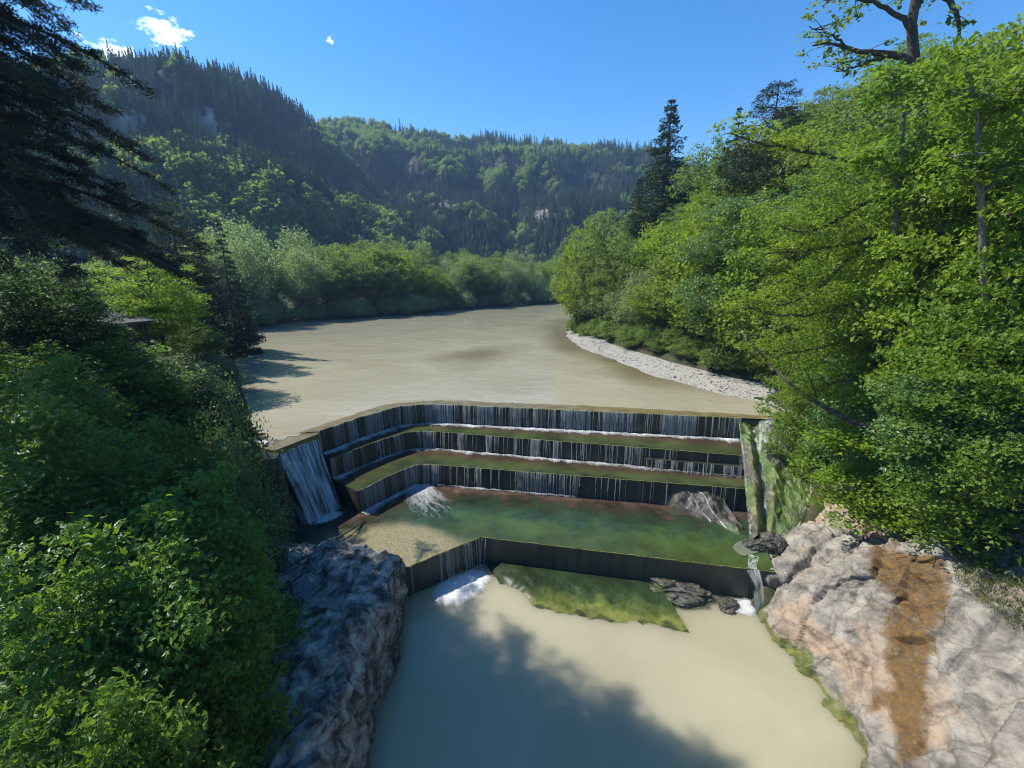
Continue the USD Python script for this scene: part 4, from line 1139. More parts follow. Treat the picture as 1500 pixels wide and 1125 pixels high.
rock_blob('step_rock', 'dark mossy rock beside the little milky pool at the foot of the green slope', (18.5, 29.3, -6.5), (.9, .8, .8), 12, M_MOSSROCK)
rock_blob('step_rock', 'dark rock wedged between the green slope and the limestone cliff', (19.9, 29.4, -6.2), (1.0, .9, 1.0), 13, M_MOSSROCK)

# left hand rock
gx_, gy_ = np.arange(-18.5, -5.6, .11), np.arange(3, 31.0, .13)
LX, LY = np.meshgrid(gx_, gy_, indexing='ij')
dl, sd = seg_dist(LX, LY, POOL_L)
ctrl = np.array([(-12.3, 27.6, -4.7), (-13.6, 29.0, -5.9), (-10.5, 27.9, -5.2), (-9.0, 26.6, -5.3), (-7.4, 24.3, -5.0), (-7.6, 21.5, -4.5), (-8.0, 18.6, -4.3), (-7.8, 14.5, -4.2), (-7.8, 9, -4), (-10.5, 24.5, -4.5), (-11.5, 22.6, -5.0),
                 (-14.2, 23.2, -5.35), (-14.4, 25.2, -5.3), (-13.0, 21.4, -5.3), (-12.2, 19.0, -4.9), (-10.0, 20.0, -4.2), (-9.6, 17, -4.0), (-11.0, 14.0, -4.2), (-12.5, 10, -3.6), (-15.8, 26.5, -5.3), (-17, 22, -3.6), (-16.5, 17, -2.8), (-16.5, 9, -2), (-10.5, 5, -4), (-17.5, 28.5, -5.6)])
LZ = RBFInterpolator(ctrl[:, :2], ctrl[:, 2], smoothing=.02)(np.stack([LX.ravel(), LY.ravel()], -1)).reshape(LX.shape)
sgn = np.where(sd < 0, dl, -dl)                        # positive on land
edge = sgn + (fbm(np.stack([LX * .5, LY * .5, 0 * LX], -1), 3, 15) - .5) * .9
drop = 1 - sstep(edge, -.15, .95)
LZ = LZ * (1 - drop) + (-10.2) * drop
Vl = np.stack([LX, LY, LZ], -1)


def rock_disp(G):
    w = G * np.array([.5, .34, .45]) + .3 * np.stack([fbm(G * .6 + k, 2, 170 + k) for k in range(3)], -1)
    val, ed = cells(w, 2.1)
    v2, e2 = cells(w * 2.8, 4.4)
    flat = 1 - np.clip(1.3 - np.hypot((G[..., 0] + 13.7) / 2.0, (G[..., 1] - 23.0) / 3.0), 0, 1)
    rr_ = 1 - np.abs(2 * fbm(G * np.array([.55, .3, .5]), 4, 178) - 1)
    return flat * ((fbm(G * .35, 3, 181) - .5) * 1.1 + (val - .5) * .45 - .18 * (1 - sstep(ed, 0, .06)) + .08 * (v2 - .5) + (rr_ - .6) * .75 + (fbm(G * np.array([1.6, .6, 1.2]), 5, 182) - .5) * .40)


Vl = displace(Vl.reshape(-1, 3), *LX.shape, rock_disp)
alg = sstep(-Vl[:, 2], 7.4, 8.6) * .6
M_LROCK = rock_mat('weathered_rock', [(.35, (.032, .029, .025)), (.44, (.095, .086, .072)), (.51, (.24, .22, .185)), (.63, (.47, .435, .37))], 1.1, .8, (1, .8, 1), 1.0, .25, .5,
                   extra=[('algae', [(.3, (.03, .035, .02)), (.5, (.07, .07, .03)), (.7, (.13, .11, .06))], 2.0)])
o = obj('left_rock', face_up(Vl, grid_faces(*LX.shape)), M_LROCK, smooth=True, attrs={'algae': alg})
tag(o, 'big weathered grey and black rock in shade at the left of the pool', 'rock')
# rain puddle in the flat of the rock
M_PUDDLE = mat('puddle_water', {'p': ('principled_bsdf', {'base_color': (.03, .032, .034), 'roughness': .03, 'ior': 1.33})}, [], 'p.BSDF')
pc = at_z(428, 866, -5.20)
ang = np.linspace(0, 2 * np.pi, 40, endpoint=False)
rad = 1 + .25 * np.sin(2 * ang + 1) + .15 * np.sin(3 * ang + 2)
ring = np.stack([pc[0] + 1.05 * rad * np.cos(ang), pc[1] + 2.2 * rad * np.sin(ang), np.full(40, -5.20)], -1)
o = obj('puddle', (np.vstack([[pc[0], pc[1], -5.20], ring]), np.array([[0, k + 1, (k + 1) % 40 + 1] for k in range(40)])), M_PUDDLE)
tag(o, 'still puddle reflecting the sky on the left rock', 'puddle')
# hoses
M_HOSE = mat('black_hose', {'p': ('principled_bsdf', {'base_color': (.02, .02, .02), 'roughness': .5})}, [], 'p.BSDF')
for k, (dv, lab) in enumerate(((0, 'upper of two dark hoses lying from the lowest step across the left rock'), (8, 'lower of two dark hoses lying from the lowest step across the left rock'))):
    P = [at_z(535 - k * 4, 762 + dv * .6, -6.15), at_z(505, 782 + dv, -5.6), at_z(470, 802 + dv, -5.0), at_z(430, 826 + dv, -4.8), at_z(385, 850 + dv, -4.6), at_z(340, 874 + dv, -4.3)]
    o = obj('hose', tube(smooth_path(P, 30), .045, 6), M_HOSE, smooth=True)
    tag(o, lab, 'hose')
# rocks at the left end of the crest and along the left bank
for k, (u, v, z, r_, lab) in enumerate([(385, 660, -.6, (2.6, 2.4, 2.0), 'dark rounded rock under the shrub at the left end of the weir'), (372, 720, -3.5, (2.2, 2.2, 2.6), 'dark rock wall left of the narrow side stream'),
                                         (395, 770, -5.6, (1.6, 1.6, 1.3), 'dark rock at the foot of the narrow side stream')]):
    p = at_z(u, v, z)
    rock_blob('bank_rock', lab, (p[0] - 1.0, p[1], p[2] - r_[2] * .5), r_, 20 + k, M_LROCK)

# ------------------------------------------------------------------ gravel bar
M_GRAVEL = mat('gravel', {'g': ('geometry', {}), 'v': ('voronoi_texture', {'scale': 11.0}), 'r': ('rgb_ramp', {'ramp': [(.0, (.19, .18, .155)), (.5, (.27, .255, .225)), (1, (.35, .335, .30))]}), 'sc': ('separate_color', {}),
                          'b': ('bump', {'strength': .4, 'distance': .04, 'invert': True}), 'p': ('principled_bsdf', {'roughness': .95, 'specular_ior_level': .2})},
               [('g.position', 'v.vector'), ('v.color', 'sc.color'), ('sc.r', 'r.fac'), ('r.color', 'p.base_color'), ('v.distance', 'b.height'), ('b.normal', 'p.normal')], 'p.BSDF')
bar_line = resample_corners([(28.6, 44.6), (24.6, 50.5), (22.0, 55.1), (18.8, 62.4), (15.9, 73.0), (13.0, 83.5), (12.0, 97.3), (12.6, 108)], .8)
bn = -outward(bar_line)
t_ = np.gradient(bar_line, axis=0); t_ /= np.linalg.norm(t_, axis=1, keepdims=True)
bn = np.stack([t_[:, 1], -t_[:, 0]], -1)
bn *= np.where(bn[:, :1] < 0, -1, 1)
bt = np.linspace(-.6, 11.5, 30)
BX = bar_line[:, None] + bn[:, None] * bt[None, :, None]
wobb = fbm(np.concatenate([BX * .25, 0 * BX[..., :1]], -1), 3, 44) - .5
BZ = -.10 + .50 * sstep(bt[None] + wobb * 2.6, -.5, 5.0) + .10 * bt[None] + .12 * wobb
BZ *= np.ones((len(bar_line), 1))
o = obj('gravel_bar', face_up(np.concatenate([BX, BZ[..., None]], -1).reshape(-1, 3), grid_faces(len(bar_line), len(bt))), M_GRAVEL, smooth=True)
tag(o, 'pale gravel bar along the right bank of the river', None, None, 'structure')
r_ = np.random.default_rng(88)
stone = trimesh.creation.icosphere(1, 1.0)
sv = np.array(stone.vertices)
M_PEB = mat('pebble', {'g': ('geometry', {}), 'r': ('rgb_ramp', {'ramp': [(0, (.15, .14, .12)), (.5, (.23, .22, .19)), (1, (.33, .315, .28))]}), 'p': ('principled_bsdf', {'roughness': .9, 'specular_ior_level': .2})},
            [('g.random_per_island', 'r.fac'), ('r.color', 'p.base_color')], 'p.BSDF')
parts = []
for k in range(5200):
    i, j = r_.integers(0, len(bar_line)), r_.integers(1, 26)
    s = r_.uniform(.03, .10) * (2.2 if r_.random() < .05 else 1)
    p = np.array([BX[i, j, 0], BX[i, j, 1], BZ[i, j]]) + np.array([*r_.normal(size=2) * .35, .0])
    if p[2] < -.08:
        continue
    parts.append((sv * (s * np.array([1, .8, .5]) * r_.uniform(.7, 1.3, 3)) + p, np.array(stone.faces)))
o = obj('pebbles', join(parts), M_PEB)
tag(o, 'loose pale river pebbles on the gravel bar', 'pebbles', None, 'stuff')
# spit of stones at the left bank
for k, (u, v) in enumerate([(322, 505), (333, 511), (343, 514), (352, 516), (312, 500), (340, 505), (328, 517)]):
    p = at_z(u, v, .0)
    rock_blob('bank_stone', 'brown boulder on the low spit at the left bank of the river', (p[0], p[1], .1), (1.3 - .1 * k, 1.2, .7), 30 + k, M_LROCK, 'rock', sub=3)
    tag(stage.GetPrimAtPath('/World/bank_stone' + (f'_{k:03d}' if k else '')), None, None, 'boulders on the left spit')

# ------------------------------------------------------------------ shelter roof among the left trees
M_ROOF = noise_mat('roof_sheet', [(.3, (.045, .045, .045)), (.7, (.085, .085, .085))], 2.0, .8, .2)
M_WOOD = noise_mat('dark_wood', [(.3, (.025, .018, .012)), (.7, (.06, .045, .03))], 3.0, .8, .4)
rp = at_y(82, 460, 42)
sh_ = thing('shelter', 'low dark wooden shelter with flat grey roof among the left bank trees', 'shelter')
ca = np.array([rp[0], rp[1], 0])
zr_ = rp[2]
hull = np.array([(-6, 2, .2), (5.6, -.2, -.9), (7.0, 4.0, -.9), (-4.5, 6.5, .2)]) + ca + [0, 0, zr_]
obj('roof', trimesh.convex.convex_hull(np.vstack([hull, hull - [0, 0, .22]])), M_ROOF, sh_)
gz0 = gz(rp[0], rp[1] + 3)
for (x, y) in ((-4.5, 2.8), (4.6, .9), (5.4, 3.4), (-3.6, 5.6)):
    obj('post', trimesh.creation.box(bounds=[ca + [x - .1, y - .1, gz0 - 1], ca + [x + .1, y + .1, zr_ - .5 - (.4 if x > 0 else 0)]]), M_WOOD, sh_)
obj('wall', trimesh.creation.box(bounds=[ca + [-4.4, 5.0, gz0 - 1], ca + [3.6, 5.2, zr_ - .55]]), M_WOOD, sh_)

# ------------------------------------------------------------------ trees
TREES = {}


def plant(proto_key, name, x, y, h, w, label, group=None, rz=None, lean=None, sink=.3, z=None):
    """one more tree of a kind; the first use moves the one that was built"""
    proto, h0, r0, flag = TREES[proto_key]
    zb = (gz(x, y) if z is None else z) - sink
    rz = (hash_(x, y) * 6.283) if rz is None else rz
    sc = (w / r0, w / r0, h / h0)
    if not flag[0]:
        flag[0] = True
        set_matrix(UsdGeom.Xform(proto), (x, y, zb), rz, sc, lean)
        tag(proto, label, None, group)
        return proto
    return copy_thing(proto, name, (x, y, zb), rz, sc, label, group, lean)


def hash_(x, y):
    return (math.sin(x * 12.9898 + y * 78.233) * 43758.5453) % 1


def reg(key, t, h, r):
    TREES[key] = (t, h, r, [False])


reg('mapleA', make_broadleaf('maple_tree', 'x', L_MAPLE, BARK_GREY, 101, 20, 7, .12, 270, 110, .30, 1.45, .35, 'lobed', 16, up=.66, flat=.11, lobes=.85), 20, 7)
reg('mapleB', make_broadleaf('maple_tree', 'x', L_BRIGHT, BARK, 102, 18, 6.5, .08, 250, 110, .29, 1.4, .3, 'lobed', 16, up=.66, flat=.11, lobes=.85), 18, 6.5)
reg('coolA', make_broadleaf('maple_tree', 'x', L_COOL, BARK_GREY, 103, 18, 6.5, .08, 250, 110, .30, 1.4, .32, 'lobed', 14, up=.64, flat=.12, lobes=.85), 18, 6.5)
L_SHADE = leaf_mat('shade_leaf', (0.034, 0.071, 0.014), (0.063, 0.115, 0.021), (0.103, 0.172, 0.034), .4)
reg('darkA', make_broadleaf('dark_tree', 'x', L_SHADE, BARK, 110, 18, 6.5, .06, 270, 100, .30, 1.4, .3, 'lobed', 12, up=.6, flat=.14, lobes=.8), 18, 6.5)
reg('bankA', make_broadleaf('bank_tree', 'x', L_BANK, BARK, 104, 17, 5.5, .04, 320, 36, .42, 1.15, .25, 'rhomb', 8, lobes=.65), 17, 5.5)
reg('bankB', make_broadleaf('bank_tree', 'x', L_BANK, BARK_GREY, 105, 18, 4.6, .16, 260, 36, .40, 1.1, .22, 'rhomb', 8, lobes=.8), 18, 4.6)
reg('bankC', make_broadleaf('bank_tree', 'x', L_BRIGHT, BARK, 108, 15, 5.2, .03, 300, 36, .40, 1.1, .25, 'rhomb', 8, lobes=.7), 15, 5.2)
reg('willow', make_broadleaf('willow_tree', 'x', L_WILLOW, BARK, 106, 15, 5.5, .06, 280, 38, .40, 1.3, .25, 'rhomb', 8, up=.3, flat=.5, lobes=.8), 15, 5.5)
reg('willowbush', make_broadleaf('willow_bush', 'x', L_WILLOW, BARK, 107, 6, 3.4, .0, 120, 26, .42, .9, .12, 'rhomb', 5, up=.3, flat=.5), 6, 3.4)
reg('bankbush', make_broadleaf('bank_bush', 'x', L_BANK, BARK, 109, 5, 3.2, .0, 130, 36, .34, .85, .10, 'rhomb', 5, lobes=.7), 5, 3.2)
reg('spruce', make_conifer('spruce_tree', 'x', L_SPRUCE, BARK, 111, 30, 5.2, 2, 40, 8, 80, .62, .17, .42, .4), 30, 5.2)
reg('pine', make_conifer('pine_tree', 'x', L_PINE, BARK, 112, 24, 4.6, 6, 26, 8, 120, .50, .13, .12, .3, .50, gap=.18), 24, 4.6)
reg('larch', make_conifer('dark_spruce', 'x', L_DARKCON, BARK, 113, 26, 4.6, 3, 32, 7, 70, .62, .17, .40, .35, gap=.15), 26, 4.6)

# --- left bank of the river: three rows from the shelter round to the far bend
rng = np.random.default_rng(9)
TOP = [(300, 322), (360, 312), (400, 322), (440, 337), (480, 343), (540, 342), (600, 350), (640, 364), (690, 362), (740, 366), (800, 376), (830, 384), (900, 385)]
bank = resample(RIV_L[4:], 400)
bank = bank[(bank[:, 1] > 82)]
bt_ = np.gradient(bank, axis=0); bt_ /= np.linalg.norm(bt_, axis=1, keepdims=True)
bnrm = np.stack([-bt_[:, 1], bt_[:, 0]], -1)
rows = [(2.5, 5.5, 'willowbush', 'front'), (10.5, 4.5, 'willowbush', 'front'), (7, 8, None, 'mid'), (15, 9, None, 'back'), (26, 11, None, 'rear')]
arc = np.concatenate([[0], np.cumsum(np.linalg.norm(np.diff(bank, axis=0), axis=1))])
for off_, step, key, rowname in rows:
    s = rng.uniform(0, step)
    while s < arc[-1] * .93:
        i = int(np.searchsorted(arc, s))
        p = bank[min(i, len(bank) - 1)] + bnrm[min(i, len(bank) - 1)] * (off_ + rng.normal() * 1.2)
        s += step * rng.uniform(.75, 1.3)
        g = gz(*p)
        dep = p[1] * math.cos(PITCH) + (CH - g) * math.sin(PITCH)
        u = 750 + CF * p[0] / dep
        if u < 300 or u > 960:
            continue
        vt = np.interp(u, *zip(*TOP)) + rng.uniform(-5, 18)
        topz = at_y(u, vt, p[1])[2]
        if rowname == 'front':
            h = rng.uniform(3.5, 7.5) if off_ < 5 else rng.uniform(5, 8)
            plant('willowbush', 'willow_bush', p[0], p[1], h, h * rng.uniform(.5, .75), *(('pale grey green willow bush at the water edge of the far left bank', 'willow bushes along the far left bank') if off_ < 5 else ('grey green bush under the trees behind the water edge of the far left bank', 'undergrowth of the far left bank')))
            continue
        h = (topz - g) * {'mid': rng.uniform(.62, .95), 'back': rng.uniform(.85, 1.04), 'rear': rng.uniform(.92, 1.04)}[rowname]
        k = rng.random()
        if k < (.35 if u < 480 or u > 700 else .15):
            plant('willow', 'willow_tree', p[0], p[1], h, h * rng.uniform(.26, .38), 'pale silvery willow among the trees on the far left bank', 'silvery willows on the far left bank')
        else:
            plant('bankA' if k < .6 else 'bankB' if k < .85 else 'bankC', 'bank_tree', p[0], p[1], h, h * rng.uniform(.28, .40), 'mid green broadleaf tree on the far left bank of the river', 'broadleaf trees on the far left bank')


def hero(key, name, u, v, y, w, label, group=None, lean=None, x=None):
    """a tree whose top stands on the sight line (u, v) at the distance y"""
    p = at_y(u, v, y)
    h = p[2] - gz(p[0], y)
    return plant(key, name, p[0], y, max(h, 2.0), w, label, group, lean=lean)


# --- left bank near: pines, the bright tree, dark mass
hero('pine', 'pine_tree', 243, 283, 66, 5.0, 'brownish dark pine with bare trunk behind the bright tree on the left bank')
hero('larch', 'dark_spruce', 285, 318, 70, 4.2, 'dark spruce standing between the brownish pine and the silvery willow')
hero('larch', 'dark_spruce', 318, 312, 76, 4.0, 'dark conifer at the right end of the left bank conifer group')
hero('larch', 'dark_spruce', 165, 252, 62, 4.4, 'tall dark spruce left of the brownish pine on the left bank')
hero('larch', 'dark_spruce', 340, 385, 80, 3.8, 'short dark spruce beside the river at the left bank')
hero('mapleB', 'maple_tree', 212, 360, 50, 5.2, 'bright yellow green tree beside the shelter on the left bank')
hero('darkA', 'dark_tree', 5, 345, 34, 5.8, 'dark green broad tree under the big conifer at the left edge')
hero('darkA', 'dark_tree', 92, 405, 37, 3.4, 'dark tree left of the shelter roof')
hero('bankA', 'bank_tree', 285, 470, 58, 3.6, 'small round green tree at the left waterside below the pines')
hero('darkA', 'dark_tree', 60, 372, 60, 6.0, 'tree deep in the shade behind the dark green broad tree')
hero('bankB', 'bank_tree', 150, 375, 72, 5.0, 'green tree glimpsed behind the bright tree at the left bank')

# --- right bank: the wooded slope
SL = 'green broadleaf tree on the wooded slope right of the river'
front_row = []
for k, (u, v, y, w, key, lab) in enumerate([
        (852, 322, 102, 6.0, 'bankC', 'bright green tree at the far tip of the gravel bar'), (884, 303, 95, 6.0, 'bankA', 'tall leafy tree at the gravel bar, second from its far tip'), (912, 345, 88, 5.6, 'bankA', 'mid green tree hanging over the far half of the gravel bar'),
        (945, 392, 80, 5.4, 'willow', 'pale willow among the trees of the gravel bar'), (985, 385, 74, 6.0, 'bankC', 'bright green tree below the tall dark spruce at the gravel bar'), (1012, 335, 70, 6.0, 'bankA', 'mid green tree right below the tall dark spruce'),
        (1045, 285, 64, 6.4, 'bankC', 'bright green tree above the widest part of the gravel bar'), (1085, 262, 58, 6.4, 'coolA', 'bluish green tree above the shaded end of the gravel bar'), (1135, 290, 53, 5.8, 'bankC', 'bright green tree at the shaded near end of the gravel bar'),
        (1195, 330, 48.5, 5.6, 'bankA', 'mid green tree nearest to the weir at the gravel bar')]):
    p = at_y(u, v, y)
    nm = {'bankA': 'bank_tree', 'bankC': 'bank_tree', 'willow': 'willow_tree', 'coolA': 'maple_tree'}[key]
    plant(key, nm, p[0], y, max(6.0, p[2] - gz(p[0], y)), w, lab)
    front_row.append((p[0], y))
for k in range(26):
    yb = 45.5 + 2.45 * k
    xb = np.interp(yb, [44.6, 50.5, 55.1, 62.4, 73, 83.5, 97.3, 110], [33.5, 32.5, 30.2, 27.2, 23.6, 20.6, 17.6, 17]) + 1.0 * math.sin(k * 2.3)
    hb = 2.6 + 2.4 * hash_(xb, yb)
    plant('bankbush', 'bank_bush', xb, yb, hb, hb * .72, 'leafy bush at the foot of the trees along the gravel bar', 'bushes along the gravel bar')
rng = np.random.default_rng(19)
for k in range(400):
    x, y = rng.uniform(20, 95), rng.uniform(42, 150)
    d = float(seg_dist(np.array([x]), np.array([y]), RIV_R)[0][0])
    lx = np.interp(y, [p[1] for p in RIV_R[:11]], [p[0] for p in RIV_R[:11]])
    if x < lx + 11 or x > lx + 62:
        continue
    cand = (x, y)
    if any((x - a) ** 2 + (y - b) ** 2 < 5.6 ** 2 for a, b in front_row):
        continue
    front_row.append(cand)
    key = ('bankA', 'bankC', 'mapleA', 'coolA', 'bankB')[int(rng.integers(0, 5))]
    nm = {'bankA': 'bank_tree', 'bankB': 'bank_tree', 'bankC': 'bank_tree', 'mapleA': 'maple_tree', 'coolA': 'maple_tree'}[key]
    plant(key, nm, x, y, rng.uniform(15, 20), rng.uniform(5.0, 6.8), *{'bankA': ('mid green broadleaf tree on the wooded slope right of the river', 'mid green trees on the right slope'), 'bankB': ('slender grey stemmed tree on the wooded slope right of the river', 'slender trees on the right slope'), 'bankC': ('bright yellow green tree on the wooded slope right of the river', 'bright trees on the right slope'), 'mapleA': ('broad green maple on the wooded slope right of the river', 'maples on the right slope'), 'coolA': ('bluish green maple on the wooded slope right of the river', 'bluish maples on the right slope')}[key])
hero('spruce', 'spruce_tree', 985, 136, 104, 11.0, 'tall dark spruce standing above the light green trees right of the river')
hero('spruce', 'spruce_tree', 938, 255, 112, 8.5, 'brownish green spruce just left of the tall dark spruce')
hero('larch', 'dark_spruce', 1086, 148, 88, 6.5, 'narrow dark spruce on the skyline right of the tall spruce')
hero('pine', 'pine_tree', 1143, 110, 74, 9.5, 'bushy dark pine on the skyline above the right slope')
hero('larch', 'dark_spruce', 1105, 180, 84, 6.5, 'small dark conifer tucked between skyline spruce and pine')
hero('bankA', 'bank_tree', 1040, 200, 96, 6.6, 'pale green rounded tree right of the tall spruce')
hero('bankB', 'bank_tree', 1250, 140, 62, 6, 'pale tree with bare stems on the skyline of the right slope')

# near trees of the right bank
N = 'near right'
hero('mapleA', 'maple_tree', 1262, 175, 46, 6.6, 'tall maple behind the mossy limbs on the right bank')
hero('mapleB', 'maple_tree', 1375, 150, 38, 6.2, 'yellow green maple below the gnarled tree on the right')
hero('mapleA', 'maple_tree', 1450, 20, 31, 6.6, 'tall maple filling the upper right corner')
hero('mapleB', 'maple_tree', 1560, -60, 26, 6.2, 'bright maple at the right picture edge')
hero('coolA', 'maple_tree', 1330, 400, 31, 4.6, 'bluish green maple in the middle of the right bank foliage')
hero('coolA', 'maple_tree', 1440, 480, 25.5, 4.0, 'bluish green leafy tree above the grassy edge at right')
hero('mapleA', 'maple_tree', 1235, 430, 37, 4.6, 'green tree behind the dead leaning trunk at the weir end')
hero('mapleB', 'maple_tree', 1220, 330, 43, 4.4, 'light green tree above the right end of the weir')
hero('mapleA', 'maple_tree', 1520, 330, 22, 4.6, 'dark leafy tree at the right edge above the grass')

# ------------------------------------------------------------------ trees with limbs of their own
def limb_tree(name, label, barkm, leafm, trunk, limbs, seed, per=34, leaf=.33, padr=.85, pads_per_m=1.5, spread=1.1, start=.25, shape='lobed', hang=.15, twigs=True, rise=0.0):
    r = np.random.default_rng(seed)
    t = thing(name, label, 'tree')
    tp = smooth_path(trunk[0], 16)
    obj('trunk', tube(tp, np.linspace(trunk[1], trunk[2], 16), 9), barkm, t, smooth=True)
    P, tw = [], []
    for pts, r0, r1, dens in limbs:
        lp = smooth_path(pts, 16)
        lp[1:] += r.normal(size=lp[1:].shape) * .05
        obj('limb', tube(lp, np.linspace(r0, r1, 16), 7), barkm, t, smooth=True)
        L = np.linalg.norm(np.diff(lp, axis=0), axis=1).sum()
        n = int(L * pads_per_m * dens)
        for k in range(n):
            f = start + (1 - start) * r.random() ** .8
            c = np.array([np.interp(f, np.linspace(0, 1, 16), lp[:, a_]) for a_ in range(3)])
            o_ = r.normal(size=3) * spread * np.array([1, 1, .45])
            P.append(c + o_ + [0, 0, rise])
            if twigs:
                mid = c + o_ * .5 + [0, 0, .12]
                tw.append(tube(smooth_path([c, mid, c + o_], 5), np.linspace(.035, .008, 5), 4))
    P = np.array(P)
    obj('crown', pads_to_leaves(P, padr * r.uniform(.55, 1.3, len(P)), per, leaf, r, .25, .62, shape, hang), leafm, t)
    if tw:
        tag(obj('twigs', join(tw), barkm, t), None, None, None, 'stuff')
    return t


def PX(y, *uv):
    return [at_y(u, v, y_) for (u, v), y_ in zip(uv, (y if np.ndim(y) else [y] * len(uv)))]


g1 = at_y(1345, 420, 32)
limb_tree('leaning_maple', 'maple with long mossy limbs reaching left over the river', BARK_MOSS, L_BRIGHT,
          ([(g1[0] + .5, 32, gz(g1[0], 32) - 1), (g1[0], 32, 8), at_y(1330, 330, 32), at_y(1318, 220, 32)], .40, .15),
          [(PX(32, (1322, 260), (1250, 236), (1200, 226), (1120, 210), (1075, 195)), .20, .04, 1.1), (PX([32, 31.5, 31, 30.5], (1330, 300), (1285, 292), (1230, 320), (1142, 332)), .20, .04, 1.1),
           (PX([32, 31.5, 31, 31], (1335, 345), (1268, 352), (1200, 364), (1125, 370)), .20, .04, 1.0), (PX([31.8, 31, 30.5, 30], (1330, 355), (1250, 375), (1180, 435), (1120, 445)), .17, .04, 1.0),
           (PX([32, 31, 30.5, 30], (1330, 420), (1240, 448), (1180, 462), (1095, 448)), .14, .03, 1.1), (PX([32, 31, 30.5], (1320, 460), (1220, 505), (1110, 520)), .12, .03, 1.0), (PX([32, 31, 30.5], (1320, 500), (1250, 545), (1160, 590)), .12, .03, 1.2)], 201, spread=.75, pads_per_m=2.6, per=42, rise=.55, leaf=.22, padr=.95)
limb_tree('gnarled_tree', 'gnarled dark tree with sparse leaves against the sky at upper right', BARK, L_BANK,
          ([(at_y(1350, 200, 38)[0], 38, gz(at_y(1350, 200, 38)[0], 38) - 1), at_y(1352, 200, 38), at_y(1343, 110, 38), at_y(1335, 40, 38), at_y(1345, -20, 38)], .62, .30),
          [(PX(38, (1338, 98), (1310, 82), (1280, 78), (1240, 70), (1190, 66)), .30, .05, .8), (PX(38, (1336, 60), (1322, 25), (1290, 8), (1240, -5), (1205, 10)), .22, .05, .8), (PX(38, (1300, 82), (1262, 95), (1225, 105)), .12, .03, .6),
           (PX(38, (1240, 70), (1215, 50), (1185, 40)), .10, .03, .9), (PX(38, (1345, 0), (1375, -10), (1400, 20), (1405, 60)), .26, .10, .4), (PX(38, (1336, 40), (1350, 0), (1390, -40)), .2, .08, .6)], 202, per=16, leaf=.34, padr=.7, pads_per_m=2.4, spread=1.0, start=.2)
lt = PX([27.5, 29.5, 32, 34, 35], (1290, 636), (1200, 592), (1150, 556), (1110, 512), (1078, 468))
limb_tree('dead_tree', 'leaning half dead trunk with few leaves above the weir end', BARK, L_MAPLE, (lt, .20, .05),
          [([lt[2], (lt[2] + lt[3]) / 2 + [1.4, 0, 1.6], lt[3] + [1.8, 0, 3.0]], .07, .02, .7), ([lt[1], lt[1] + [-.6, .3, 1.5], lt[1] + [-1.2, .6, 2.6]], .06, .02, .6), ([lt[3], lt[3] + [-1.0, 0, .5], lt[4] + [-.8, 0, -.5]], .05, .015, .5)], 203, per=18, leaf=.30, spread=.6, pads_per_m=1.8)
for trk, y_, lab, sd_ in ([(1447, 620), (1441, 400), (1437, 300), (1432, 190)], 23.3, 'maple with a thick grey trunk showing between leaves near the right edge', 221), ([(1300, 520), (1306, 390), (1316, 280), (1324, 170)], 29.3, 'maple with a slim grey trunk showing among the upper right foliage', 222):
    tp = PX(y_, *trk)
    tp = [np.array([tp[0][0], y_, gz(tp[0][0], y_) - 1])] + tp
    limb_tree('grey_trunked_maple', lab, BARK_GREY, L_MAPLE, (tp, .34 if sd_ == 221 else .26, .10),
              [([tp[3] + [0, 0, .3], tp[3] + [-1.2, -.3, 1.4], tp[3] + [-2.6, -.5, 2.2]], .10, .02, 1.0), ([tp[3] + [0, 0, .6], tp[3] + [1.0, -.4, 1.6], tp[3] + [2.4, -.6, 2.4]], .10, .02, 1.0), ([tp[4], tp[4] + [-.8, -.4, 1.2], tp[4] + [-1.8, -.6, 2.2]], .08, .02, 1.0), ([tp[4], tp[4] + [.8, -.4, 1.4], tp[4] + [1.6, -.5, 2.6]], .08, .02, 1.0),
               ([tp[2], tp[2] + [1.1, -.5, .5], tp[2] + [2.2, -.9, .2]], .07, .015, .5)], sd_, per=60, leaf=.28, padr=.9, pads_per_m=4.5, spread=.8, start=.3)

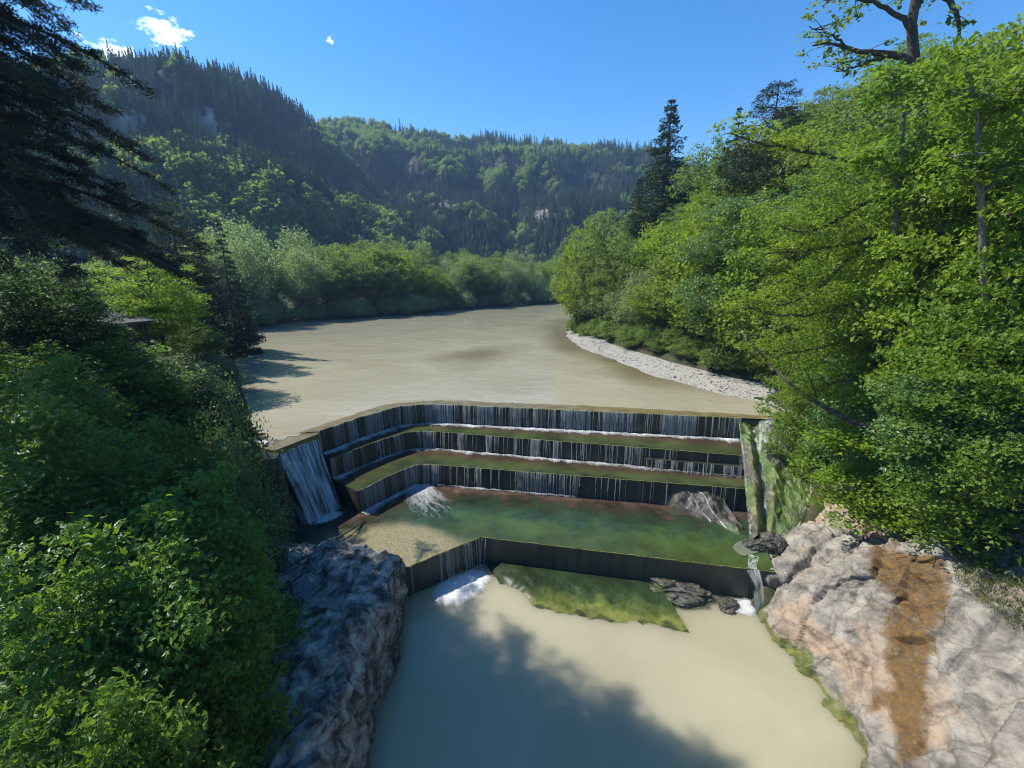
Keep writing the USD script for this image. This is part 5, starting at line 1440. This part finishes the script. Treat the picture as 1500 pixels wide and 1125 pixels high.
# bright overhanging branches above the cliff
for k, (trk, lb, lab, lf, sd_) in enumerate([
        ([(1330, 640, 27), (1320, 700, 27)], [[(1325, 660, 27), (1270, 650, 27.5), (1200, 632, 28.5)], [(1325, 670, 27), (1280, 690, 27), (1195, 690, 28)], [(1320, 690, 27), (1270, 725, 26.5), (1215, 728, 27)], [(1320, 700, 27), (1290, 745, 26), (1250, 765, 26)], [(1325, 690, 27), (1310, 735, 25.5), (1305, 770, 25.5)]], 'yellow green spray of leaves overhanging the limestone cliff', L_BRIGHT, 211),
        ([(1440, 700, 22), (1430, 760, 22)], [[(1435, 720, 22), (1400, 735, 22), (1370, 745, 22.3)], [(1432, 740, 22), (1395, 770, 21.8), (1365, 795, 22)], [(1435, 720, 22), (1420, 770, 21.5), (1400, 800, 21.5)]], 'small bright bush above the shaded orange stain', L_MAPLE, 212),
        ([(1450, 560, 22), (1440, 640, 22)], [[(1440, 580, 22), (1380, 570, 22.5), (1310, 580, 23.5)], [(1440, 600, 22), (1380, 620, 22), (1300, 640, 23)], [(1445, 620, 22), (1400, 660, 21.6), (1340, 690, 22)], [(1445, 580, 22), (1470, 620, 21), (1490, 660, 20)], [(1445, 640, 22), (1440, 690, 21), (1430, 720, 20.8)]], 'bluish green maple branches above the bright spray', L_COOL, 213)]):
    tp = [at_y(*q_) for q_ in trk]
    base = np.array([tp[-1][0] + .8, tp[-1][1] + .5, gz(tp[-1][0] + .8, tp[-1][1] + .5) - .5])
    limb_tree('overhanging_maple', lab, BARK, lf, ([base, tp[1], tp[0]], .14, .05), [([at_y(*q_) for q_ in L_], .07, .015, 1.0) for L_ in lb], sd_, per=46, leaf=.24, padr=.75, pads_per_m=9 if k != 1 else 7, spread=.6, start=.1)

# ------------------------------------------------------------------ the big conifer at the left edge
def big_conifer():
    r = np.random.default_rng(301)
    t = thing('large_conifer', 'large dark conifer with drooping boughs filling the upper left corner', 'tree')
    bx_, by_ = -30.5, 23.0
    zb = gz(bx_, by_)
    obj('trunk', tube([(bx_, by_, zb - 1), (bx_ + .2, by_, 18), (bx_, by_, 44)], [.65, .5, .08], 10), BARK, t, smooth=True)
    C, tw = [], []
    for k in range(190):
        z0 = 17.0 + 26 * r.random() ** 1.25
        f = (z0 - 9) / 34.5
        a = r.uniform(-2.2, 2.2) if r.random() < .8 else r.uniform(0, 6.28)
        L = (14.6 * (1 - f) ** .55 + .8) * r.uniform(.75, 1.10) * (.36 if math.sin(a) < -.30 else 1.0)
        n = 14
        s = np.linspace(0, 1, n)
        az = a + r.normal() * .15 * s
        px_ = bx_ + np.cos(az) * L * s
        py_ = by_ + np.sin(az) * L * s
        up_ = r.uniform(-.05, .28)
        pz_ = z0 + L * (up_ * s - (.30 + up_ * .8) * s ** 2.2)
        pth = np.stack([px_, py_, pz_], -1)
        o_ = obj('bough', tube(pth, np.linspace(.09, .012, n) * (.5 + L / 8), 5), BARK, t, smooth=True)
        # side twigs
        for j in range(int(L * 4.2)):
            g = r.uniform(.18, 1.0)
            c = np.array([np.interp(g, s, pth[:, i]) for i in range(3)])
            sd2 = r.choice([-1, 1])
            d = np.array([np.cos(a) * .55 - np.sin(a) * sd2 * .8, np.sin(a) * .55 + np.cos(a) * sd2 * .8, r.uniform(-.45, .15)])
            d /= np.linalg.norm(d)
            l2 = r.uniform(.7, 3.2) * (1.1 - .75 * g)
            e_ = c + d * l2
            tw.append(tube([c, c + d * l2 * .5 + [0, 0, .03], e_ - [0, 0, .12 * l2]], [.018, .012, .005], 3))
            m = int(44 * l2) + 8
            q_ = r.uniform(.05, 1, m)[:, None]
            C.append(c + (e_ - [0, 0, .12 * l2] - c) * q_ + r.normal(size=(m, 3)) * np.array([.17, .17, .11]) * (1.2 - .5 * q_))
    C = np.vstack(C)
    obj('crown', leaves(C, .24, r, .1, 'rhomb', asp=.10), L_DARKCON, t)
    tag(obj('twigs', join(tw), BARK, t), None, None, None, 'stuff')


big_conifer()

# ------------------------------------------------------------------ bushes of the left gorge side
def make_bush(name, label, leafm, seed, h, r, npads, per, leaf, padr, shape, nst=7, single=0, up=.62, flat=.3):
    g = np.random.default_rng(seed)
    t = thing(name, label, 'bush')
    d = g.normal(size=(npads, 3)); d /= np.linalg.norm(d, axis=1, keepdims=True)
    d[:, 2] = np.abs(d[:, 2]) * 1.0 - .15
    k = (.45 + 1.1 * fbm(d * 2.4 + seed, 4, seed)) * g.uniform(.30, 1, npads) ** .5 
    P = d * k[:, None] * np.array([r, r, h])
    obj('foliage', pads_to_leaves(P, padr * g.uniform(.6, 1.3, npads), per, leaf, g, flat, up, shape, .3), leafm, t)
    for i in range(nst):
        e = P[g.integers(0, npads)]
        obj('stem', tube(smooth_path([(g.normal() * .2, g.normal() * .2, -.6), e * [.4, .4, .6], e], 7), np.linspace(.06, .012, 7), 5), BARK, t, smooth=True)
    if single:
        top = np.argsort(-(P[:, 2] + .5 * np.hypot(P[:, 0], P[:, 1])))[:single]
        for i in top:
            V, F = leaves(P[i:i + 1] * 1.06 + g.normal(size=(1, 3)) * .1, leaf * 1.3, g, .75, 'five')
            obj('leaf', (V, F), leafm, t)
    return t


reg('bushA', make_bush('maple_bush', 'x', L_BUSH, 401, 9.0, 3.4, 400, 46, .225, .75, 'five', single=70, flat=.2), 9.0, 3.4)
reg('bushB', make_bush('maple_bush', 'x', L_BUSH, 402, 8.0, 3.0, 380, 46, .21, .7, 'five', single=70, flat=.2), 8.0, 3.0)
reg('shrub', make_bush('grey_shrub', 'x', L_SHRUB, 403, 7.0, 2.6, 330, 50, .15, .6, 'rhomb', up=.5, flat=.35), 7.0, 2.6)


def bush(key, name, u, v, y, w, hmin, label, group=None):
    p = at_y(u, v, y)
    g0 = gz(p[0], y)
    h = max(p[2] - g0, hmin)
    plant(key, name, p[0], y, h, w, label, group, z=p[2] - h, sink=0)


for row in [
    ('bushA', 'maple_bush', 180, 690, 13.0, 3.4, 3.4, 'big sunlit maple bush in the middle of the left foreground'),
    ('bushB', 'maple_bush', 268, 690, 17.0, 3.0, 3.2, 'maple bush at the right of the left foreground with sunlit top leaves'),
    ('bushA', 'maple_bush', 40, 720, 11.0, 3.2, 3.2, 'maple bush at the left picture edge with sunlit leaves'),
    ('bushB', 'maple_bush', 215, 850, 11.5, 2.8, 3.2, 'shaded maple bush in the lower left foreground'),
    ('bushA', 'maple_bush', 100, 900, 8.5, 2.6, 3.0, 'dark maple bush in the bottom left corner'),
    ('bushB', 'maple_bush', 300, 870, 13.0, 1.9, 3.0, 'maple bush hanging over the shaded left rock'),
    ('bushB', 'maple_bush', 190, 1010, 9.0, 2.2, 3.0, 'lowest dark bush at the bottom picture edge left of the rock'),
    ('bushA', 'maple_bush', 120, 590, 19.0, 3.6, 3.4, 'shady bush in the middle left above the sunlit maple bush'),
    ('bushB', 'maple_bush', 20, 560, 16.0, 3.2, 3.4, 'bush with a sunlit left side at the left picture edge'),
    ('bushA', 'maple_bush', 225, 570, 25.0, 3.6, 3.4, 'shady bush left of the grey shrub'),
    ('bushA', 'maple_bush', 0, 470, 27.0, 4.2, 3.4, 'shady bush at the left picture edge below the dark broad tree'),
    ('bushB', 'maple_bush', 60, 520, 24.0, 3.6, 3.4, 'shady bush in the left middle between darker bushes'),
    ('shrub', 'grey_shrub', 318, 548, 31.0, 3.4, 3.0, 'grey green shrub leaning over the river left of the weir crest'),
    ('shrub', 'grey_shrub', 352, 600, 30.0, 2.4, 2.8, 'small shrub above the left end of the weir crest'),
    ('shrub', 'grey_shrub', 330, 640, 25.0, 2.8, 3.0, 'dark shrub over the rock left of the chute'),
    ('bushB', 'maple_bush', 315, 740, 21.0, 1.7, 2.6, 'low bush in deep shade left of the chute'),
    ('shrub', 'grey_shrub', 250, 520, 42.0, 4.2, 3.0, 'dark shrub below the shelter roof'),
    ('shrub', 'grey_shrub', 300, 520, 50.0, 3.6, 3.0, 'shrub at the waterside right of the shelter'),
    ('bushA', 'maple_bush', 110, 480, 32.0, 4.6, 3.4, 'dark bush at the left below the shelter roof'),
    ('bushB', 'maple_bush', 190, 505, 36.0, 4.2, 3.0, 'shady bush right below the shelter roof'),
]:
    bush(*row)

# ------------------------------------------------------------------ grass at the right cliff top
M_GRASS = leaf_mat('grass_blade', (.06, .09, .015), (.12, .15, .03), (.22, .22, .07), .3)
r = np.random.default_rng(55)
parts = []
U, Vv = project(np.stack([Xc, Yc, Zc], -1))
outl = Polygon([(1395, 800), (1420, 740), (1500, 700), (1560, 800), (1560, 960), (1500, 935), (1455, 895), (1400, 850)])
sel = np.argwhere(shapely.contains_xy(outl, U.ravel(), Vv.ravel()).reshape(U.shape))
bl = []
for k in range(15000):
    i, j = sel[r.integers(0, len(sel))]
    p = Gc[i, j] + r.normal(size=3) * [.1, .1, 0]
    hgt = r.uniform(.10, .36)
    d = r.normal(size=2) * .5 + [-.35, 0]
    w = np.array([-d[1], d[0]]); w = w / (np.linalg.norm(w) + 1e-6) * .018
    b0, b1 = p + [w[0], w[1], -.05], p - [w[0], w[1], .05]
    m_ = p + [d[0] * hgt * .35, d[1] * hgt * .35, hgt * .6]
    e_ = p + [d[0] * hgt, d[1] * hgt, hgt * .75]
    bl.append((np.array([b0, b1, m_ + [w[0] * .7, w[1] * .7, 0], m_ - [w[0] * .7, w[1] * .7, 0], e_]), np.array([[0, 1, 3], [0, 3, 2], [2, 3, 4]])))
o = obj('grass', join(bl), M_GRASS)
tag(o, 'yellowish green grass along the top edge of the limestone cliff', 'grass', None, 'stuff')

# ------------------------------------------------------------------ haze
print('TOPZ', MA[2][..., 2].max(), MB[2][..., 2].max())
if HAZE:
    M_HAZE = mat('haze_air', {'v': ('principled_volume', {'color': (.42, .62, 1.0), 'density': HAZE, 'anisotropy': .1})}, [], None, 'v.volume')
    box = trimesh.creation.box(bounds=[[-4200, -3000, -14], [4200, 4600, 310]])
    o = obj('haze', box, M_HAZE)
    tag(o, 'thin blue air softening the mountains', 'haze', None, 'stuff')
